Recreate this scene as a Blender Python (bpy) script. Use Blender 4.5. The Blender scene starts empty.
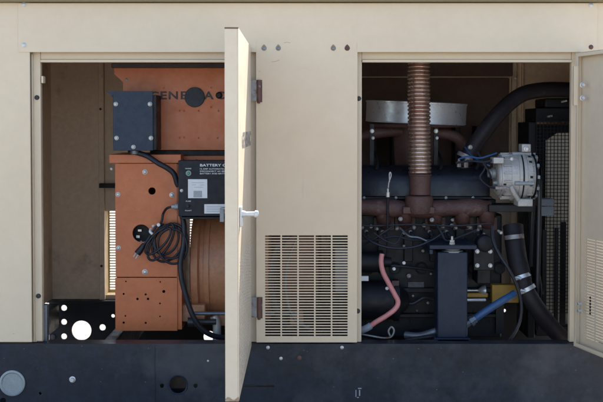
import bpy, bmesh, math, random
from mathutils import Vector, Matrix
random.seed(7)
S = 0.0035            # metres per photo pixel on the front panel plane
D = 1040.0            # camera distance in the same unit
TILT = math.radians(1.7)
HOR = 125.0
CY = HOR + D*math.tan(TILT)
C = bpy.context.scene.collection
scn = bpy.context.scene

# ---------------------------------------------------------------- coordinates
def P(px, py, d=0.0):
    dx = (px-301.5)/D; dz = -(py-CY)/D
    y = math.cos(TILT)+dz*math.sin(TILT); z = -math.sin(TILT)+dz*math.cos(TILT)
    k = (D+d)/y
    return Vector((dx*k*S, d*S, z*k*S))
def X(px, d=0.0, py=200): return P(px, py, d).x
def Z(py, d=0.0, px=301.5): return P(px, py, d).z
def U(n, d=0.0): return n*S*(D+d)/D      # a length of n photo pixels at depth d

# ---------------------------------------------------------------- materials
MATS = {}
def mat(name, col, rough=0.5, metal=0.0, col2=None, nscale=6, namt=0.5, dirt=None, dirt_at=0.62, dscale=9,
        dirt_soft=0.12, bump=0.05, bscale=120, spec=0.5, fine=0.12, streak=False, coat=0.0, aniso_scale=None):
    if name in MATS: return MATS[name]
    m = bpy.data.materials.new(name); m.use_nodes = True
    nt = m.node_tree; N = nt.nodes; L = nt.links
    for n in list(N): N.remove(n)
    out = N.new('ShaderNodeOutputMaterial'); b = N.new('ShaderNodeBsdfPrincipled')
    L.new(b.outputs[0], out.inputs[0])
    tc = N.new('ShaderNodeTexCoord'); mp = N.new('ShaderNodeMapping'); L.new(tc.outputs['Object'], mp.inputs[0])
    if aniso_scale: mp.inputs['Scale'].default_value = aniso_scale
    vec = mp.outputs[0]
    def noise(scale, detail=5, rough_=0.55, v=vec):
        n = N.new('ShaderNodeTexNoise'); n.inputs['Scale'].default_value = scale
        n.inputs['Detail'].default_value = detail; n.inputs['Roughness'].default_value = rough_
        L.new(v, n.inputs['Vector']); return n.outputs['Fac']
    def ramp(src, a, b_):
        r = N.new('ShaderNodeMapRange'); r.inputs['From Min'].default_value = a; r.inputs['From Max'].default_value = b_
        L.new(src, r.inputs['Value']); return r.outputs[0]
    def mix(fac, A, B):
        x = N.new('ShaderNodeMix'); x.data_type = 'RGBA'
        if hasattr(fac, 'name'): L.new(fac, x.inputs[0])
        else: x.inputs[0].default_value = fac
        for s, i in ((A, 6), (B, 7)):
            if hasattr(s, 'links'): L.new(s, x.inputs[i])
            else: x.inputs[i].default_value = (*s, 1)
        return x.outputs[2]
    c2 = col2 or tuple(c*0.8 for c in col)
    cc = mix(ramp(noise(nscale), 0.5-namt*0.5, 0.5+namt*0.5), col, c2)
    if fine:
        fn = ramp(noise(nscale*14, 6, 0.7), 0.35, 0.65)
        dark = N.new('ShaderNodeMix'); dark.data_type = 'RGBA'; dark.blend_type = 'MULTIPLY'
        dark.inputs[0].default_value = 1
        L.new(cc, dark.inputs[6])
        g = mix(fn, (1, 1, 1), (1-fine, 1-fine, 1-fine*1.1)); L.new(g, dark.inputs[7]); cc = dark.outputs[2]
    rsrc = ramp(noise(nscale*5, 5), 0.3, 0.7)
    rr = N.new('ShaderNodeMapRange'); rr.inputs['To Min'].default_value = max(0.05, rough-0.1)
    rr.inputs['To Max'].default_value = min(1, rough+0.12); L.new(rsrc, rr.inputs['Value'])
    rsock = rr.outputs[0]
    if dirt:
        v = vec
        if streak:
            m2 = N.new('ShaderNodeMapping'); m2.inputs['Scale'].default_value = (1, 1, 0.12); L.new(tc.outputs['Object'], m2.inputs[0]); v = m2.outputs[0]
        dn = ramp(noise(dscale, 8, 0.65, v), dirt_at, dirt_at+dirt_soft)
        cc = mix(dn, cc, dirt)
        ra = N.new('ShaderNodeMath'); ra.operation = 'MAXIMUM'; L.new(rsock, ra.inputs[0])
        rb = N.new('ShaderNodeMath'); rb.operation = 'MULTIPLY'; rb.inputs[1].default_value = 0.85; L.new(dn, rb.inputs[0]); L.new(rb.outputs[0], ra.inputs[1]); rsock = ra.outputs[0]
        if metal:
            mm = N.new('ShaderNodeMapRange'); mm.inputs['To Min'].default_value = metal; mm.inputs['To Max'].default_value = 0.05
            L.new(dn, mm.inputs['Value']); L.new(mm.outputs[0], b.inputs['Metallic'])
    if metal and not dirt: b.inputs['Metallic'].default_value = metal
    L.new(cc, b.inputs['Base Color']); L.new(rsock, b.inputs['Roughness'])
    b.inputs['Specular IOR Level'].default_value = spec
    if coat: b.inputs['Coat Weight'].default_value = coat; b.inputs['Coat Roughness'].default_value = 0.2
    if bump:
        bp = N.new('ShaderNodeBump'); bp.inputs['Strength'].default_value = bump; bp.inputs['Distance'].default_value = 0.002
        L.new(noise(bscale, 4), bp.inputs['Height'])
        L.new(bp.outputs[0], b.inputs['Normal'])
    MATS[name] = m; return m

BEIGE = mat('beige_paint', (0.69, 0.56, 0.40), 0.42, col2=(0.64, 0.51, 0.355), nscale=2.2, namt=0.5, dirt=(0.42, 0.35, 0.25), dirt_at=0.70, dirt_soft=0.16, dscale=7, bump=0.10, bscale=35, fine=0.04, streak=True)
BEIGE_LID = mat('beige_door_paint', (0.67, 0.56, 0.42), 0.4, col2=(0.62, 0.51, 0.37), nscale=3, dirt=(0.35, 0.22, 0.12), dirt_at=0.72, dirt_soft=0.05, dscale=14, bump=0.08, bscale=40, fine=0.05)
ROOFM = mat('roof_paint', (0.22, 0.165, 0.08), 0.6, col2=(0.18, 0.135, 0.065), nscale=4, dirt=(0.2, 0.15, 0.08), dirt_at=0.6, bump=0.1)
INNER = mat('beige_inner_wall', (0.72, 0.56, 0.40), 0.45, col2=(0.66, 0.50, 0.35), nscale=3, namt=0.7, dirt=(0.14, 0.11, 0.08), dirt_at=0.58, dirt_soft=0.25, dscale=4, bump=0.1, fine=0.15)
INNER2 = mat('brown_sound_panel', (0.13, 0.078, 0.062), 0.8, col2=(0.10, 0.062, 0.05), nscale=4, namt=0.7, dirt=(0.10, 0.07, 0.06), dirt_at=0.58, dirt_soft=0.25, dscale=5, bump=0.25, bscale=200, fine=0.2)
NAVY = mat('navy_steel_paint', (0.014, 0.020, 0.033), 0.38, col2=(0.021, 0.026, 0.038), nscale=2.2, namt=0.4, dirt=(0.066, 0.066, 0.074), dirt_at=0.50, dirt_soft=0.26, dscale=3.4, bump=0.12, bscale=60, fine=0.4, spec=0.3)
NAVYPOST = mat('blue_black_paint', (0.010, 0.020, 0.046), 0.38, spec=0.3, col2=(0.008, 0.015, 0.036), nscale=6, dirt=(0.12, 0.075, 0.045), dirt_at=0.68, dirt_soft=0.08, dscale=11, bump=0.15, fine=0.25)
BLACKST = mat('black_steel_paint', (0.006, 0.007, 0.011), 0.5, col2=(0.010, 0.011, 0.015), nscale=6, dirt=(0.030, 0.024, 0.022), dirt_at=0.6, dirt_soft=0.2, bump=0.2, fine=0.3, spec=0.3)
BLUEBOX = mat('slate_blue_paint', (0.020, 0.035, 0.066), 0.42, spec=0.3, col2=(0.016, 0.028, 0.053), nscale=7, dirt=(0.10, 0.10, 0.11), dirt_at=0.66, dirt_soft=0.2, bump=0.12, fine=0.2)
ORANGE = mat('orange_primer_paint', (0.54, 0.145, 0.044), 0.40, col2=(0.46, 0.122, 0.038), nscale=5, namt=0.6, dirt=(0.20, 0.085, 0.05), dirt_at=0.62, dirt_soft=0.2, dscale=6, bump=0.1, bscale=60, fine=0.12)
ORANGEB = mat('orange_brown_cast', (0.52, 0.235, 0.115), 0.45, col2=(0.40, 0.175, 0.09), nscale=5, namt=0.5, dirt=(0.13, 0.075, 0.045), dirt_at=0.55, dirt_soft=0.25, dscale=6, bump=0.25, bscale=80, fine=0.2)
ZINC = mat('zinc_plated', (0.62, 0.60, 0.58), 0.35, metal=0.5, col2=(0.5, 0.5, 0.5), nscale=40, dirt=(0.25, 0.2, 0.15), dirt_at=0.68, dscale=60, bump=0.1, fine=0.1)
ZINCP = mat('galvanised_plug', (0.34, 0.37, 0.38), 0.5, metal=0.3, col2=(0.27, 0.295, 0.31), nscale=18, dirt=(0.2, 0.2, 0.2), dirt_at=0.62, dscale=25, bump=0.3, bscale=90, fine=0.2)
ALU = mat('cast_aluminium', (0.53, 0.515, 0.505), 0.5, metal=0.25, col2=(0.40, 0.39, 0.38), nscale=25, dirt=(0.16, 0.14, 0.12), dirt_at=0.60, dscale=22, bump=0.5, bscale=300, fine=0.25)
CHROME = mat('brushed_filter_shell', (0.56, 0.57, 0.60), 0.33, metal=0.6, col2=(0.46, 0.47, 0.50), nscale=7, dirt=(0.15, 0.13, 0.12), dirt_at=0.66, dscale=9, bump=0.06, fine=0.15)
RUST = mat('rusty_cast_iron', (0.105, 0.046, 0.040), 0.6, col2=(0.068, 0.034, 0.032), nscale=12, dirt=(0.15, 0.095, 0.09), dirt_at=0.6, dirt_soft=0.15, dscale=18, bump=0.8, bscale=160, fine=0.35)
RUSTPIPE = mat('rusty_flex_steel', (0.56, 0.47, 0.40), 0.28, metal=0.85, col2=(0.47, 0.27, 0.22), nscale=6, dirt=(0.16, 0.068, 0.055), dirt_at=0.60, dirt_soft=0.2, dscale=5, bump=0.1, bscale=180, fine=0.15)
RUSTHINGE = mat('rusty_hinge_steel', (0.16, 0.07, 0.05), 0.6, col2=(0.10, 0.045, 0.04), nscale=30, dirt=(0.33, 0.34, 0.35), dirt_at=0.56, dscale=30, bump=0.4, fine=0.3)
HINGEZ = mat('stained_hinge_steel', (0.32, 0.32, 0.33), 0.4, metal=0.4, col2=(0.22, 0.22, 0.23), nscale=35, dirt=(0.18, 0.09, 0.07), dirt_at=0.52, dscale=40, bump=0.3, fine=0.3)
RUBBER = mat('black_rubber', (0.016, 0.017, 0.022), 0.45, col2=(0.024, 0.025, 0.03), nscale=20, bump=0.2, fine=0.25)
HOSE = mat('dusty_hose_rubber', (0.012, 0.010, 0.014), 0.55, col2=(0.018, 0.014, 0.018), nscale=12, dirt=(0.045, 0.04, 0.042), dirt_at=0.62, dirt_soft=0.2, dscale=12, bump=0.3, fine=0.3, spec=0.3)
CORD = mat('black_cord', (0.010, 0.012, 0.020), 0.42, spec=0.35, col2=(0.014, 0.017, 0.026), nscale=30, bump=0.1, fine=0.2)
PINK = mat('faded_pink_hose', (0.62, 0.25, 0.24), 0.5, col2=(0.52, 0.19, 0.19), nscale=15, dirt=(0.2, 0.1, 0.09), dirt_at=0.66, dscale=25, bump=0.15, fine=0.15)
BLUEH = mat('blue_hose', (0.02, 0.085, 0.23), 0.45, col2=(0.014, 0.06, 0.17), nscale=15, bump=0.15, dirt=(0.05, 0.05, 0.07), dirt_at=0.66, fine=0.2)
YELLOW = mat('yellow_paint', (0.46, 0.26, 0.03), 0.5, col2=(0.34, 0.19, 0.025), nscale=14, dirt=(0.1, 0.06, 0.03), dirt_at=0.62, bump=0.2, fine=0.25)
WHITEP = mat('white_label', (0.72, 0.73, 0.75), 0.5, col2=(0.64, 0.65, 0.68), nscale=30, bump=0, fine=0.1)
GREYP = mat('grey_label_print', (0.36, 0.37, 0.40), 0.5, bump=0, fine=0.1)
INK = mat('black_ink', (0.03, 0.02, 0.02), 0.5, bump=0, fine=0.2)
GREYINK = mat('grey_ink', (0.27, 0.25, 0.23), 0.5, bump=0, fine=0.3)
HOLE = mat('hole_dark', (0.006, 0.006, 0.007), 0.7, bump=0, fine=0)
GREEN = mat('green_lens', (0.03, 0.30, 0.16), 0.25, bump=0, fine=0)
CLAMP = mat('bright_clamp_steel', (0.60, 0.61, 0.63), 0.3, metal=0.6, bump=0.05, fine=0.1)
HANDLE = mat('white_zinc_handle', (0.66, 0.67, 0.67), 0.35, col2=(0.55, 0.56, 0.56), nscale=25, metal=0.3, bump=0.1, dirt=(0.3, 0.25, 0.2), dirt_at=0.68)
DISC = mat('grey_foam_disc', (0.052, 0.06, 0.072), 0.8, col2=(0.035, 0.04, 0.05), nscale=40, bump=0.6, bscale=300, fine=0.3)
RADIM = mat('radiator_core', (0.74, 0.68, 0.56), 0.6, col2=(0.66, 0.6, 0.5), nscale=30, bump=0.3, fine=0.3)
GROUND = mat('sunlit_concrete', (0.37, 0.335, 0.295), 0.85, col2=(0.31, 0.28, 0.245), nscale=3, dirt=(0.16, 0.14, 0.12), dirt_at=0.60, dscale=14, bump=0.4, bscale=30, fine=0.2)
BLUETUBE = mat('grey_steel_tube', (0.16, 0.18, 0.22), 0.35, metal=0.5, col2=(0.11, 0.13, 0.16), nscale=20, bump=0.15, fine=0.2)

# ---------------------------------------------------------------- builders
ROOT = {}
def tag(o, label=None, cat=None, group=None, kind=None):
    if label: o['label'] = label
    if cat: o['category'] = cat
    if group: o['group'] = group
    if kind: o['kind'] = kind
    return o
def thing(name, loc, label, cat, group=None):
    o = bpy.data.objects.new(name, None); C.objects.link(o); o.location = loc; o.empty_display_size = 0.05
    ROOT[o] = Vector(loc); return tag(o, label, cat, group)
def obj(name, bm, m, parent=None, bevel=0.0, seg=2, label=None, origin=None, sharp=34):
    if isinstance(bm, bpy.types.Mesh): me = bm; me.name = name
    else:
        bmesh.ops.recalc_face_normals(bm, faces=bm.faces)
        me = bpy.data.meshes.new(name); bm.to_mesh(me); bm.free()
    me.materials.clear(); me.materials.append(m)
    me.set_sharp_from_angle(angle=math.radians(sharp))
    o = bpy.data.objects.new(name, me); C.objects.link(o)
    if parent is not None:
        off = ROOT[parent]; o.parent = parent; me.transform(Matrix.Translation(-off)); ROOT[o] = off
    else:
        if origin is None:
            vs = [v.co for v in me.vertices]
            mn = [min(v[i] for v in vs) for i in range(3)]; mx = [max(v[i] for v in vs) for i in range(3)]
            origin = Vector(((mn[0]+mx[0])/2, (mn[1]+mx[1])/2, mn[2]))
        me.transform(Matrix.Translation(-origin)); o.location = origin; ROOT[o] = Vector(origin)
    if bevel:
        b = o.modifiers.new('bevel', 'BEVEL'); b.width = bevel; b.segments = seg; b.limit_method = 'ANGLE'; b.angle_limit = math.radians(40)
    if label: o['label'] = label
    return o
def B(): return bmesh.new()
def wbox(bm, x0, x1, y0, y1, z0, z1, M=None):
    vs = [bm.verts.new((x, y, z)) for x in (x0, x1) for y in (y0, y1) for z in (z0, z1)]
    if M is not None:
        for v in vs: v.co = M @ v.co
    for f in ((0, 1, 3, 2), (4, 6, 7, 5), (0, 4, 5, 1), (2, 3, 7, 6), (0, 2, 6, 4), (1, 5, 7, 3)):
        bm.faces.new([vs[i] for i in f])
    return bm
def box(bm, px0, py0, px1, py1, d0, d1):
    """box whose front face covers photo rectangle at depth d0, running back to d1"""
    ym = (py0+py1)/2; xm = (px0+px1)/2
    return wbox(bm, P(px0, ym, d0).x, P(px1, ym, d0).x, d0*S, d1*S, P(xm, py1, d0).z, P(xm, py0, d0).z)
def frame_for(ax):
    ax = ax.normalized(); h = Vector((0, 0, 1)) if abs(ax.z) < 0.9 else Vector((1, 0, 0))
    u = ax.cross(h).normalized(); v = ax.cross(u).normalized(); return u, v
def lathe(bm, c, ax, prof, seg=28, caps=True, smooth=True):
    c = Vector(c); ax = Vector(ax).normalized(); u, v = frame_for(ax); rings = []
    for t, r in prof:
        rings.append([bm.verts.new(c+ax*t+(u*math.cos(a)+v*math.sin(a))*r) for a in [2*math.pi*i/seg for i in range(seg)]])
    for a, b in zip(rings, rings[1:]):
        for i in range(seg):
            f = bm.faces.new((a[i], a[(i+1) % seg], b[(i+1) % seg], b[i])); f.smooth = smooth
    if caps: bm.faces.new(rings[0]); bm.faces.new(rings[-1])
    return bm
def spline(pts, n=10, closed=False):
    pts = [Vector(p) for p in pts]; out = []
    for i in range(len(pts)-1):
        p0 = pts[max(i-1, 0)]; p1 = pts[i]; p2 = pts[i+1]; p3 = pts[min(i+2, len(pts)-1)]
        for k in range(n):
            t = k/n
            out.append(0.5*((2*p1)+(p2-p0)*t+(2*p0-5*p1+4*p2-p3)*t*t+(3*p1-p0-3*p2+p3)*t**3))
    out.append(pts[-1]); return out
def tube(bm, pts, r, seg=12, n=10, smooth_path=True, rf=None, caps=True):
    pts = spline(pts, n) if smooth_path else [Vector(p) for p in pts]
    rings = []; up = None
    for i, p in enumerate(pts):
        t = (pts[min(i+1, len(pts)-1)]-pts[max(i-1, 0)]).normalized()
        if up is None: up, _ = frame_for(t)
        up = (up - t*up.dot(t)).normalized(); w = t.cross(up)
        rr = rf(i/(len(pts)-1))*r if rf else r
        rings.append([bm.verts.new(p+(up*math.cos(a)+w*math.sin(a))*rr) for a in [2*math.pi*k/seg for k in range(seg)]])
    for a, b in zip(rings, rings[1:]):
        for i in range(seg):
            f = bm.faces.new((a[i], a[(i+1) % seg], b[(i+1) % seg], b[i])); f.smooth = True
    if caps: bm.faces.new(rings[0]); bm.faces.new(rings[-1])
    return bm
def pts(*a): return [P(*p) for p in a]
def plate(outer, holes, y0, y1, M=None, bev=0.0):
    """flat plate in the XZ plane from y0 to y1 with real holes cut through"""
    cu = bpy.data.curves.new('tmp', 'CURVE'); cu.dimensions = '2D'; cu.fill_mode = 'BOTH'
    for loop in [outer]+holes:
        s = cu.splines.new('POLY'); s.points.add(len(loop)-1); s.use_cyclic_u = True
        for i, (x, z) in enumerate(loop): s.points[i].co = (x, z, 0, 1)
    cu.extrude = max((y1-y0)/2-bev, 1e-5)
    if bev: cu.bevel_depth = bev; cu.bevel_resolution = 1; cu.offset = -bev
    o = bpy.data.objects.new('tmp', cu); C.objects.link(o)
    dg = bpy.context.evaluated_depsgraph_get(); dg.update()
    me = bpy.data.meshes.new_from_object(o.evaluated_get(dg))
    bpy.data.objects.remove(o); bpy.data.curves.remove(cu)
    me.transform(Matrix.Translation((0, (y0+y1)/2, 0)) @ Matrix.Rotation(math.pi/2, 4, 'X'))
    if M is not None: me.transform(M)
    for p in me.polygons: p.use_smooth = False
    return me
def rect(x0, x1, z0, z1): return [(x0, z0), (x1, z0), (x1, z1), (x0, z1)]
def prect(px0, py0, px1, py1, d=0):
    ym = (py0+py1)/2; xm = (px0+px1)/2
    return rect(P(px0, ym, d).x, P(px1, ym, d).x, P(xm, py1, d).z, P(xm, py0, d).z)
def circ(px, py, r, d=0, n=28):
    c = P(px, py, d); R = U(r, d)
    return [(c.x+R*math.cos(2*math.pi*i/n), c.z+R*math.sin(2*math.pi*i/n)) for i in range(n)]
def addmesh(bm, me):
    bm.from_mesh(me); bpy.data.meshes.remove(me); return bm
def text(name, body, px, py, d, h, width, m, parent, bold=0.0, M=None, align='CENTER', label=None):
    cu = bpy.data.curves.new('tmp', 'FONT'); cu.body = body; cu.size = 1; cu.extrude = 0.0; cu.offset = bold
    cu.resolution_u = 3
    o = bpy.data.objects.new('tmp', cu); C.objects.link(o)
    dg = bpy.context.evaluated_depsgraph_get(); dg.update()
    me = bpy.data.meshes.new_from_object(o.evaluated_get(dg)); bpy.data.objects.remove(o)
    xs = [v.co.x for v in me.vertices]; ys = [v.co.y for v in me.vertices]
    cx = (min(xs)+max(xs))/2; cy = (min(ys)+max(ys))/2; w = max(xs)-min(xs); hh = max(ys)-min(ys)
    me.transform(Matrix.Diagonal((width/w, h/hh, 1, 1)) @ Matrix.Translation((-cx, -cy, 0)))
    me.transform(Matrix.Rotation(math.pi/2, 4, 'X'))
    if M is None: M = Matrix.Translation(P(px, py, d))
    me.transform(M)
    bm = B(); addmesh(bm, me)
    ext = bmesh.ops.extrude_face_region(bm, geom=list(bm.faces))
    nrm = (M.to_3x3() @ Vector((0, 1, 0))).normalized()*0.0006
    for v in [g for g in ext['geom'] if isinstance(g, bmesh.types.BMVert)]: v.co += nrm
    return obj(name, bm, m, parent, label=label)
def bolt(px, py, d, r, parent, m=None, name='bolt', hexa=False, h=0.5, washer=True, ax=(0, -1, 0), pos=None):
    bm = B(); c = pos if pos is not None else P(px, py, d); R = U(r, d)
    if washer: lathe(bm, c, ax, [(0, R), (R*0.15, R), (R*0.2, R*0.9)], 18)
    if hexa: lathe(bm, c, ax, [(R*0.1, R*0.72), (R*h, R*0.72), (R*(h+.1), R*0.6)], 6, smooth=False)
    else: lathe(bm, c, ax, [(R*0.1, R*0.8), (R*h*.6, R*0.74), (R*h*.9, R*0.5), (R*h, R*0.15)], 18)
    return obj(name, bm, m or ZINC, parent)

# ================================================================= GROUND
GZ = Z(428, 0)
bm = B(); wbox(bm, -80, 80, -60, 140, GZ-0.3, GZ)
tag(obj('ground', bm, GROUND), 'pale concrete ground beneath and around the generator set', 'ground', kind='structure')

# ================================================================= BASE FRAME
XL, XR = -15, 640          # enclosure ends, in front-plane pixels
def fx(px): return (px-301.5)*S    # world x from a front-plane pixel
RT = Z(344, 0)             # top of rails
RB = GZ
DR = 270                   # depth of the rear wall
base = thing('base_frame', (0, DR*S/2, GZ), 'dark navy steel skid rail with a round galvanised plug, running under the beige enclosure', 'base frame')
holes = [circ(178, 385, 9.6), circ(162, 386, 2.1, n=14), circ(195.5, 386, 2.1, n=14), circ(40, 394, 2.0, n=4), circ(3, 401, 3, n=14)]
holes.append(prect(238, 385.4, 274, 387.2))
obj('front_rail', plate(rect(fx(XL-3), fx(XR+3), RB, RT), holes, 0.0, 0.009, bev=0.0015), NAVY, base)
bm = B(); wbox(bm, fx(XL-3), fx(XR+3), 0.0095, 0.075, RT-0.010, RT-0.0005); obj('rail_top_flange', bm, NAVY, base, 0.002)
bm = B(); wbox(bm, fx(XL-3), fx(XR+3), 0.0095, 0.075, RB, RB+0.010); obj('rail_bottom_flange', bm, NAVY, base, 0.002)
# thin proud weld seam and the folded lip along the top
bm = B(); tube(bm, pts((155, 346, -0.3), (154.6, 365, -0.3), (155.2, 385, -0.3), (155, 420, -0.3)), U(0.45), 8); obj('weld_seam', bm, NAVY, base)
bm = B(); lathe(bm, P(178, 385, -0.2), (0, -1, 0), [(-0.006, U(9.5)), (0.0018, U(9.8)), (0.003, U(9.4)), (0.0015, U(8.6)), (-0.008, U(8.5))], 40, caps=False); obj('hole_rim', bm, NAVYPOST, base)
# added backing plates: brown for the hole's lit upper half, black for darkness below
bm = B(); box(bm, -10, 388.5, 215, 408, 22, 24); obj('hole_blackout_strip', bm, BLACKST, base, 0.001)  # unseen black plate added to hide lit ground behind the rail holes
bm = B(); box(bm, 152, 372, 206, 388.2, 22, 24); obj('lit_hole_backing', bm, mat('lit_hole_brown', (0.13, 0.09, 0.068), 0.7, col2=(0.05, 0.035, 0.03), nscale=20, bump=0.3), base, 0.001)
# galvanised plug
bm = B(); c = P(12.5, 383, 0); R = U(13)
lathe(bm, c, (0, -1, 0), [(-0.004, R*0.9), (0.001, R), (0.005, R), (0.0065, R*0.95), (0.0065, R*0.84), (0.0025, R*0.76), (0.0022, R*0.3), (0.0028, R*0.05)], 48)
obj('round_plug', bm, ZINCP, base, label='round galvanised plug pressed into the left end of the rail')
bolt(72.5, 379.5, 0, 3.2, base, hexa=True, h=1.2)
bolt(268, 347.6, 0, 1.8, base); bolt(342, 347.6, 0, 1.8, base); bolt(299.5, 358, 0, 2.3, base, RUSTHINGE); bolt(281, 358.5, 0, 1.7, base); bolt(208, 361, 0, 1.0, base, name='bolt')
# paint scuffs on the rail: little raised chips
bm = B()
for (a, b, c2, d2) in ((355.5, 390, 356.4, 397), (358, 388, 361.5, 389), (359, 390, 360.2, 396), (357, 397.2, 359, 398)):
    box(bm, a, b, c2, d2, -0.15, 0.05)
obj('paint_scuff', bm, mat('chipped_primer', (0.32, 0.34, 0.38), 0.7, bump=0.2), base)
random.seed(21)
CHIP = mat('grey_primer', (0.11, 0.115, 0.125), 0.7, bump=0); RSP = mat('rust_spot', (0.12, 0.055, 0.035), 0.8, bump=0.2)
for k in range(46):
    x = random.uniform(2, 600); y = random.choice((random.uniform(345.5, 352), random.uniform(350, 400)))
    if 222 < x < 256 or (165 < x < 192 and y > 370) or x < 30 and y > 365: continue
    c = P(x, y, -0.02); w_ = random.uniform(0.001, 0.0045); h_ = random.uniform(0.0006, 0.0022); t_ = B()
    vs = [t_.verts.new((c.x+w_*math.cos(a)*random.uniform(.5, 1), c.y-0.0003, c.z+h_*math.sin(a)*random.uniform(.5, 1))) for a in [2*math.pi*i/7 for i in range(7)]]
    t_.faces.new(vs)
    obj('paint_chip' if k % 3 else 'rust_spot', t_, CHIP if k % 3 else RSP, base)
# rear rail with lightening holes that look out on the sunlit ground
yr = DR
rh = [circ(64, 308, 2.9, yr), circ(64, 322, 2.9, yr), circ(64, 336.5, 2.9, yr), circ(81.5, 330.5, 9.9, yr), circ(102.5, 327.5, 3.1, yr), circ(113, 316, 1.8, yr), circ(127.5, 341, 3.6, yr),
      circ(209.5, 337, 6.0, yr), circ(504.5, 310.7, 1.6, yr, 12), circ(539.7, 333, 1.6, yr, 12), circ(477, 298, 6, yr), circ(497, 296, 4, yr), circ(340, 325, 3, yr, 12)]
obj('rear_rail', plate(rect(fx(XL-3), fx(XR+3), RB+0.001, RT), rh, yr*S, yr*S+0.008), BLACKST, base)
bm = B(); wbox(bm, fx(XL-3), fx(XR+3), yr*S-0.05, yr*S-0.0005, RT-0.009, RT-0.001); obj('rear_rail_flange', bm, BLACKST, base, 0.001)
for xx in (XL, 96, 238, 420, XR-6):
    bm = B(); wbox(bm, fx(xx), fx(xx)+0.045, 0.09, DR*S-0.052, RT-0.115, RT-0.012); obj('cross_member', bm, BLACKST, base, 0.003)
# bright disc label hanging in the big hole
bm = B(); box(bm, 42.5, 305, 47.2, 342.5, 14, 22); obj('corner_angle', bm, BLUETUBE, base, 0.001)
for yy in (308, 322, 337):
    bm = B(); lathe(bm, P(53, yy, yr-1), (0, -1, 0), [(0, U(2.6, yr)), (0.003, U(2.5, yr)), (0.004, U(1.5, yr))], 18); obj('dim_hole_disc', bm, mat('dim_hole_grey', (0.045, 0.047, 0.05), 0.6), base)  # grey discs painted as the dim light in holes, none cut here

# ================================================================= ENCLOSURE
TOP = Z(2.5, 0)
enc = thing('generator_enclosure', (0, DR*S/2, RT), 'beige painted steel enclosure with both doors standing open, showing the machinery inside', 'enclosure')
E0 = 0.0
wall_t = 0.006
bm = B(); wbox(bm, fx(XL), X(31.0), 0, wall_t, RT+0.006, TOP); obj('left_panel', bm, BEIGE, enc, 0.0022)
bm = B(); wbox(bm, X(587), fx(XR), 0, wall_t, RT+0.006, TOP); obj('right_panel', bm, BEIGE, enc, 0.0022)
for q in ((24, 4.5), (24, 45)): bolt(*q, -1, 2.5, enc)
bolt(591, 5.2, -1, 2.5, enc); bolt(591, 47, -1, 2.3, enc, RUSTHINGE)
mstain = mat('oily_stain', (0.30, 0.25, 0.17), 0.5, bump=0)
for i, (x, rusty) in enumerate(((264, 0), (278.3, 0), (333.3, 0), (347.2, 1))):
    bm = B(); c = P(x, 48, -1)   # tear-shaped sealing washer
    loop = []
    for k in range(24):
        a = 2*math.pi*k/24; r = U(2.7)
        xx = r*math.cos(a); zz = r*math.sin(a)
        if zz > 0: xx *= (1-0.55*(zz/r)**1.5); zz *= 1.35
        loop.append((c.x+xx, c.z+zz))
    w = obj('sealing_washer', plate(loop, [], -1*S-0.0008, -1*S-0.00005), mstain if not rusty else RUSTHINGE, enc)
    bolt(x, 48.3, -1.25, 1.8, enc, m=(RUSTHINGE if rusty else HINGEZ), h=0.8)
# middle panel with its ventilation grille (slots cut right through)
def slots(x0, x1, z0, z1, cols, rows, vbar, hfrac):
    hs = []
    cw = (x1-x0-(cols-1)*vbar)/cols; ph = (z1-z0)/rows
    for i in range(cols):
        a = x0+i*(cw+vbar)
        for j in range(rows):
            b = z0+j*ph+ph*(1-hfrac)/2
            hs.append(rect(a, a+cw, b, b+ph*hfrac))
    return hs
gx0, gx1 = X(265.2, 0, 285), X(347.6, 0, 285); gz0, gz1 = Z(336.6), Z(234.8)
xl0, xl1, xm0, xm1 = X(18.2, -1, 28), X(597.5, -1, 28), X(256.2, -1), X(357.3, -1)
zt0_, zt1_, zt2_ = Z(342.5, -1), Z(52, -1), Z(3.0, -1)
tp = plate([(xm0, zt0_), (xm1, zt0_), (xm1, zt1_), (xl1, zt1_), (xl1, zt2_), (xl0, zt2_), (xl0, zt1_), (xm0, zt1_)],
           slots(gx0, gx1, gz0, gz1, 5, 37, U(1.5), 0.60), -1*S, 0.0028, bev=0.0006)
fp = obj('front_panel', tp, BEIGE, enc)
for xx in (256.3, 357.0):   # folded seam lines running up into the header
    bm = B(); tube(bm, [P(xx, 51.5, -1), P(xx, 41.5, -1)], 0.0007, 6, smooth_path=False); obj('seam', bm, BEIGE, enc)
scr = mat('paint_scratch', (0.42, 0.34, 0.27), 0.6, bump=0)
for q in (((284, 42.8), (287, 42.2), (290.5, 42.9)), ((271.5, 61.8), (275, 61.5), (279.5, 59.8)), ((258.5, 71.3), (259.6, 71.1), (260.3, 71.6)), ((12.5, 334), (13.6, 333.8), (14.4, 334.2))):
    bm = B(); tube(bm, [P(a_, b_, -1.03 if a_ > 20 else -0.03) for a_, b_ in q], 0.0006, 5, n=4); obj('scratch', bm, scr, enc)
# roof lip
bm = B(); wbox(bm, fx(XL-8), fx(XR+8), -8*S, (DR+8)*S, TOP+0.0005, TOP+0.03); obj('roof', bm, ROOFM, enc, 0.003)
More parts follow.
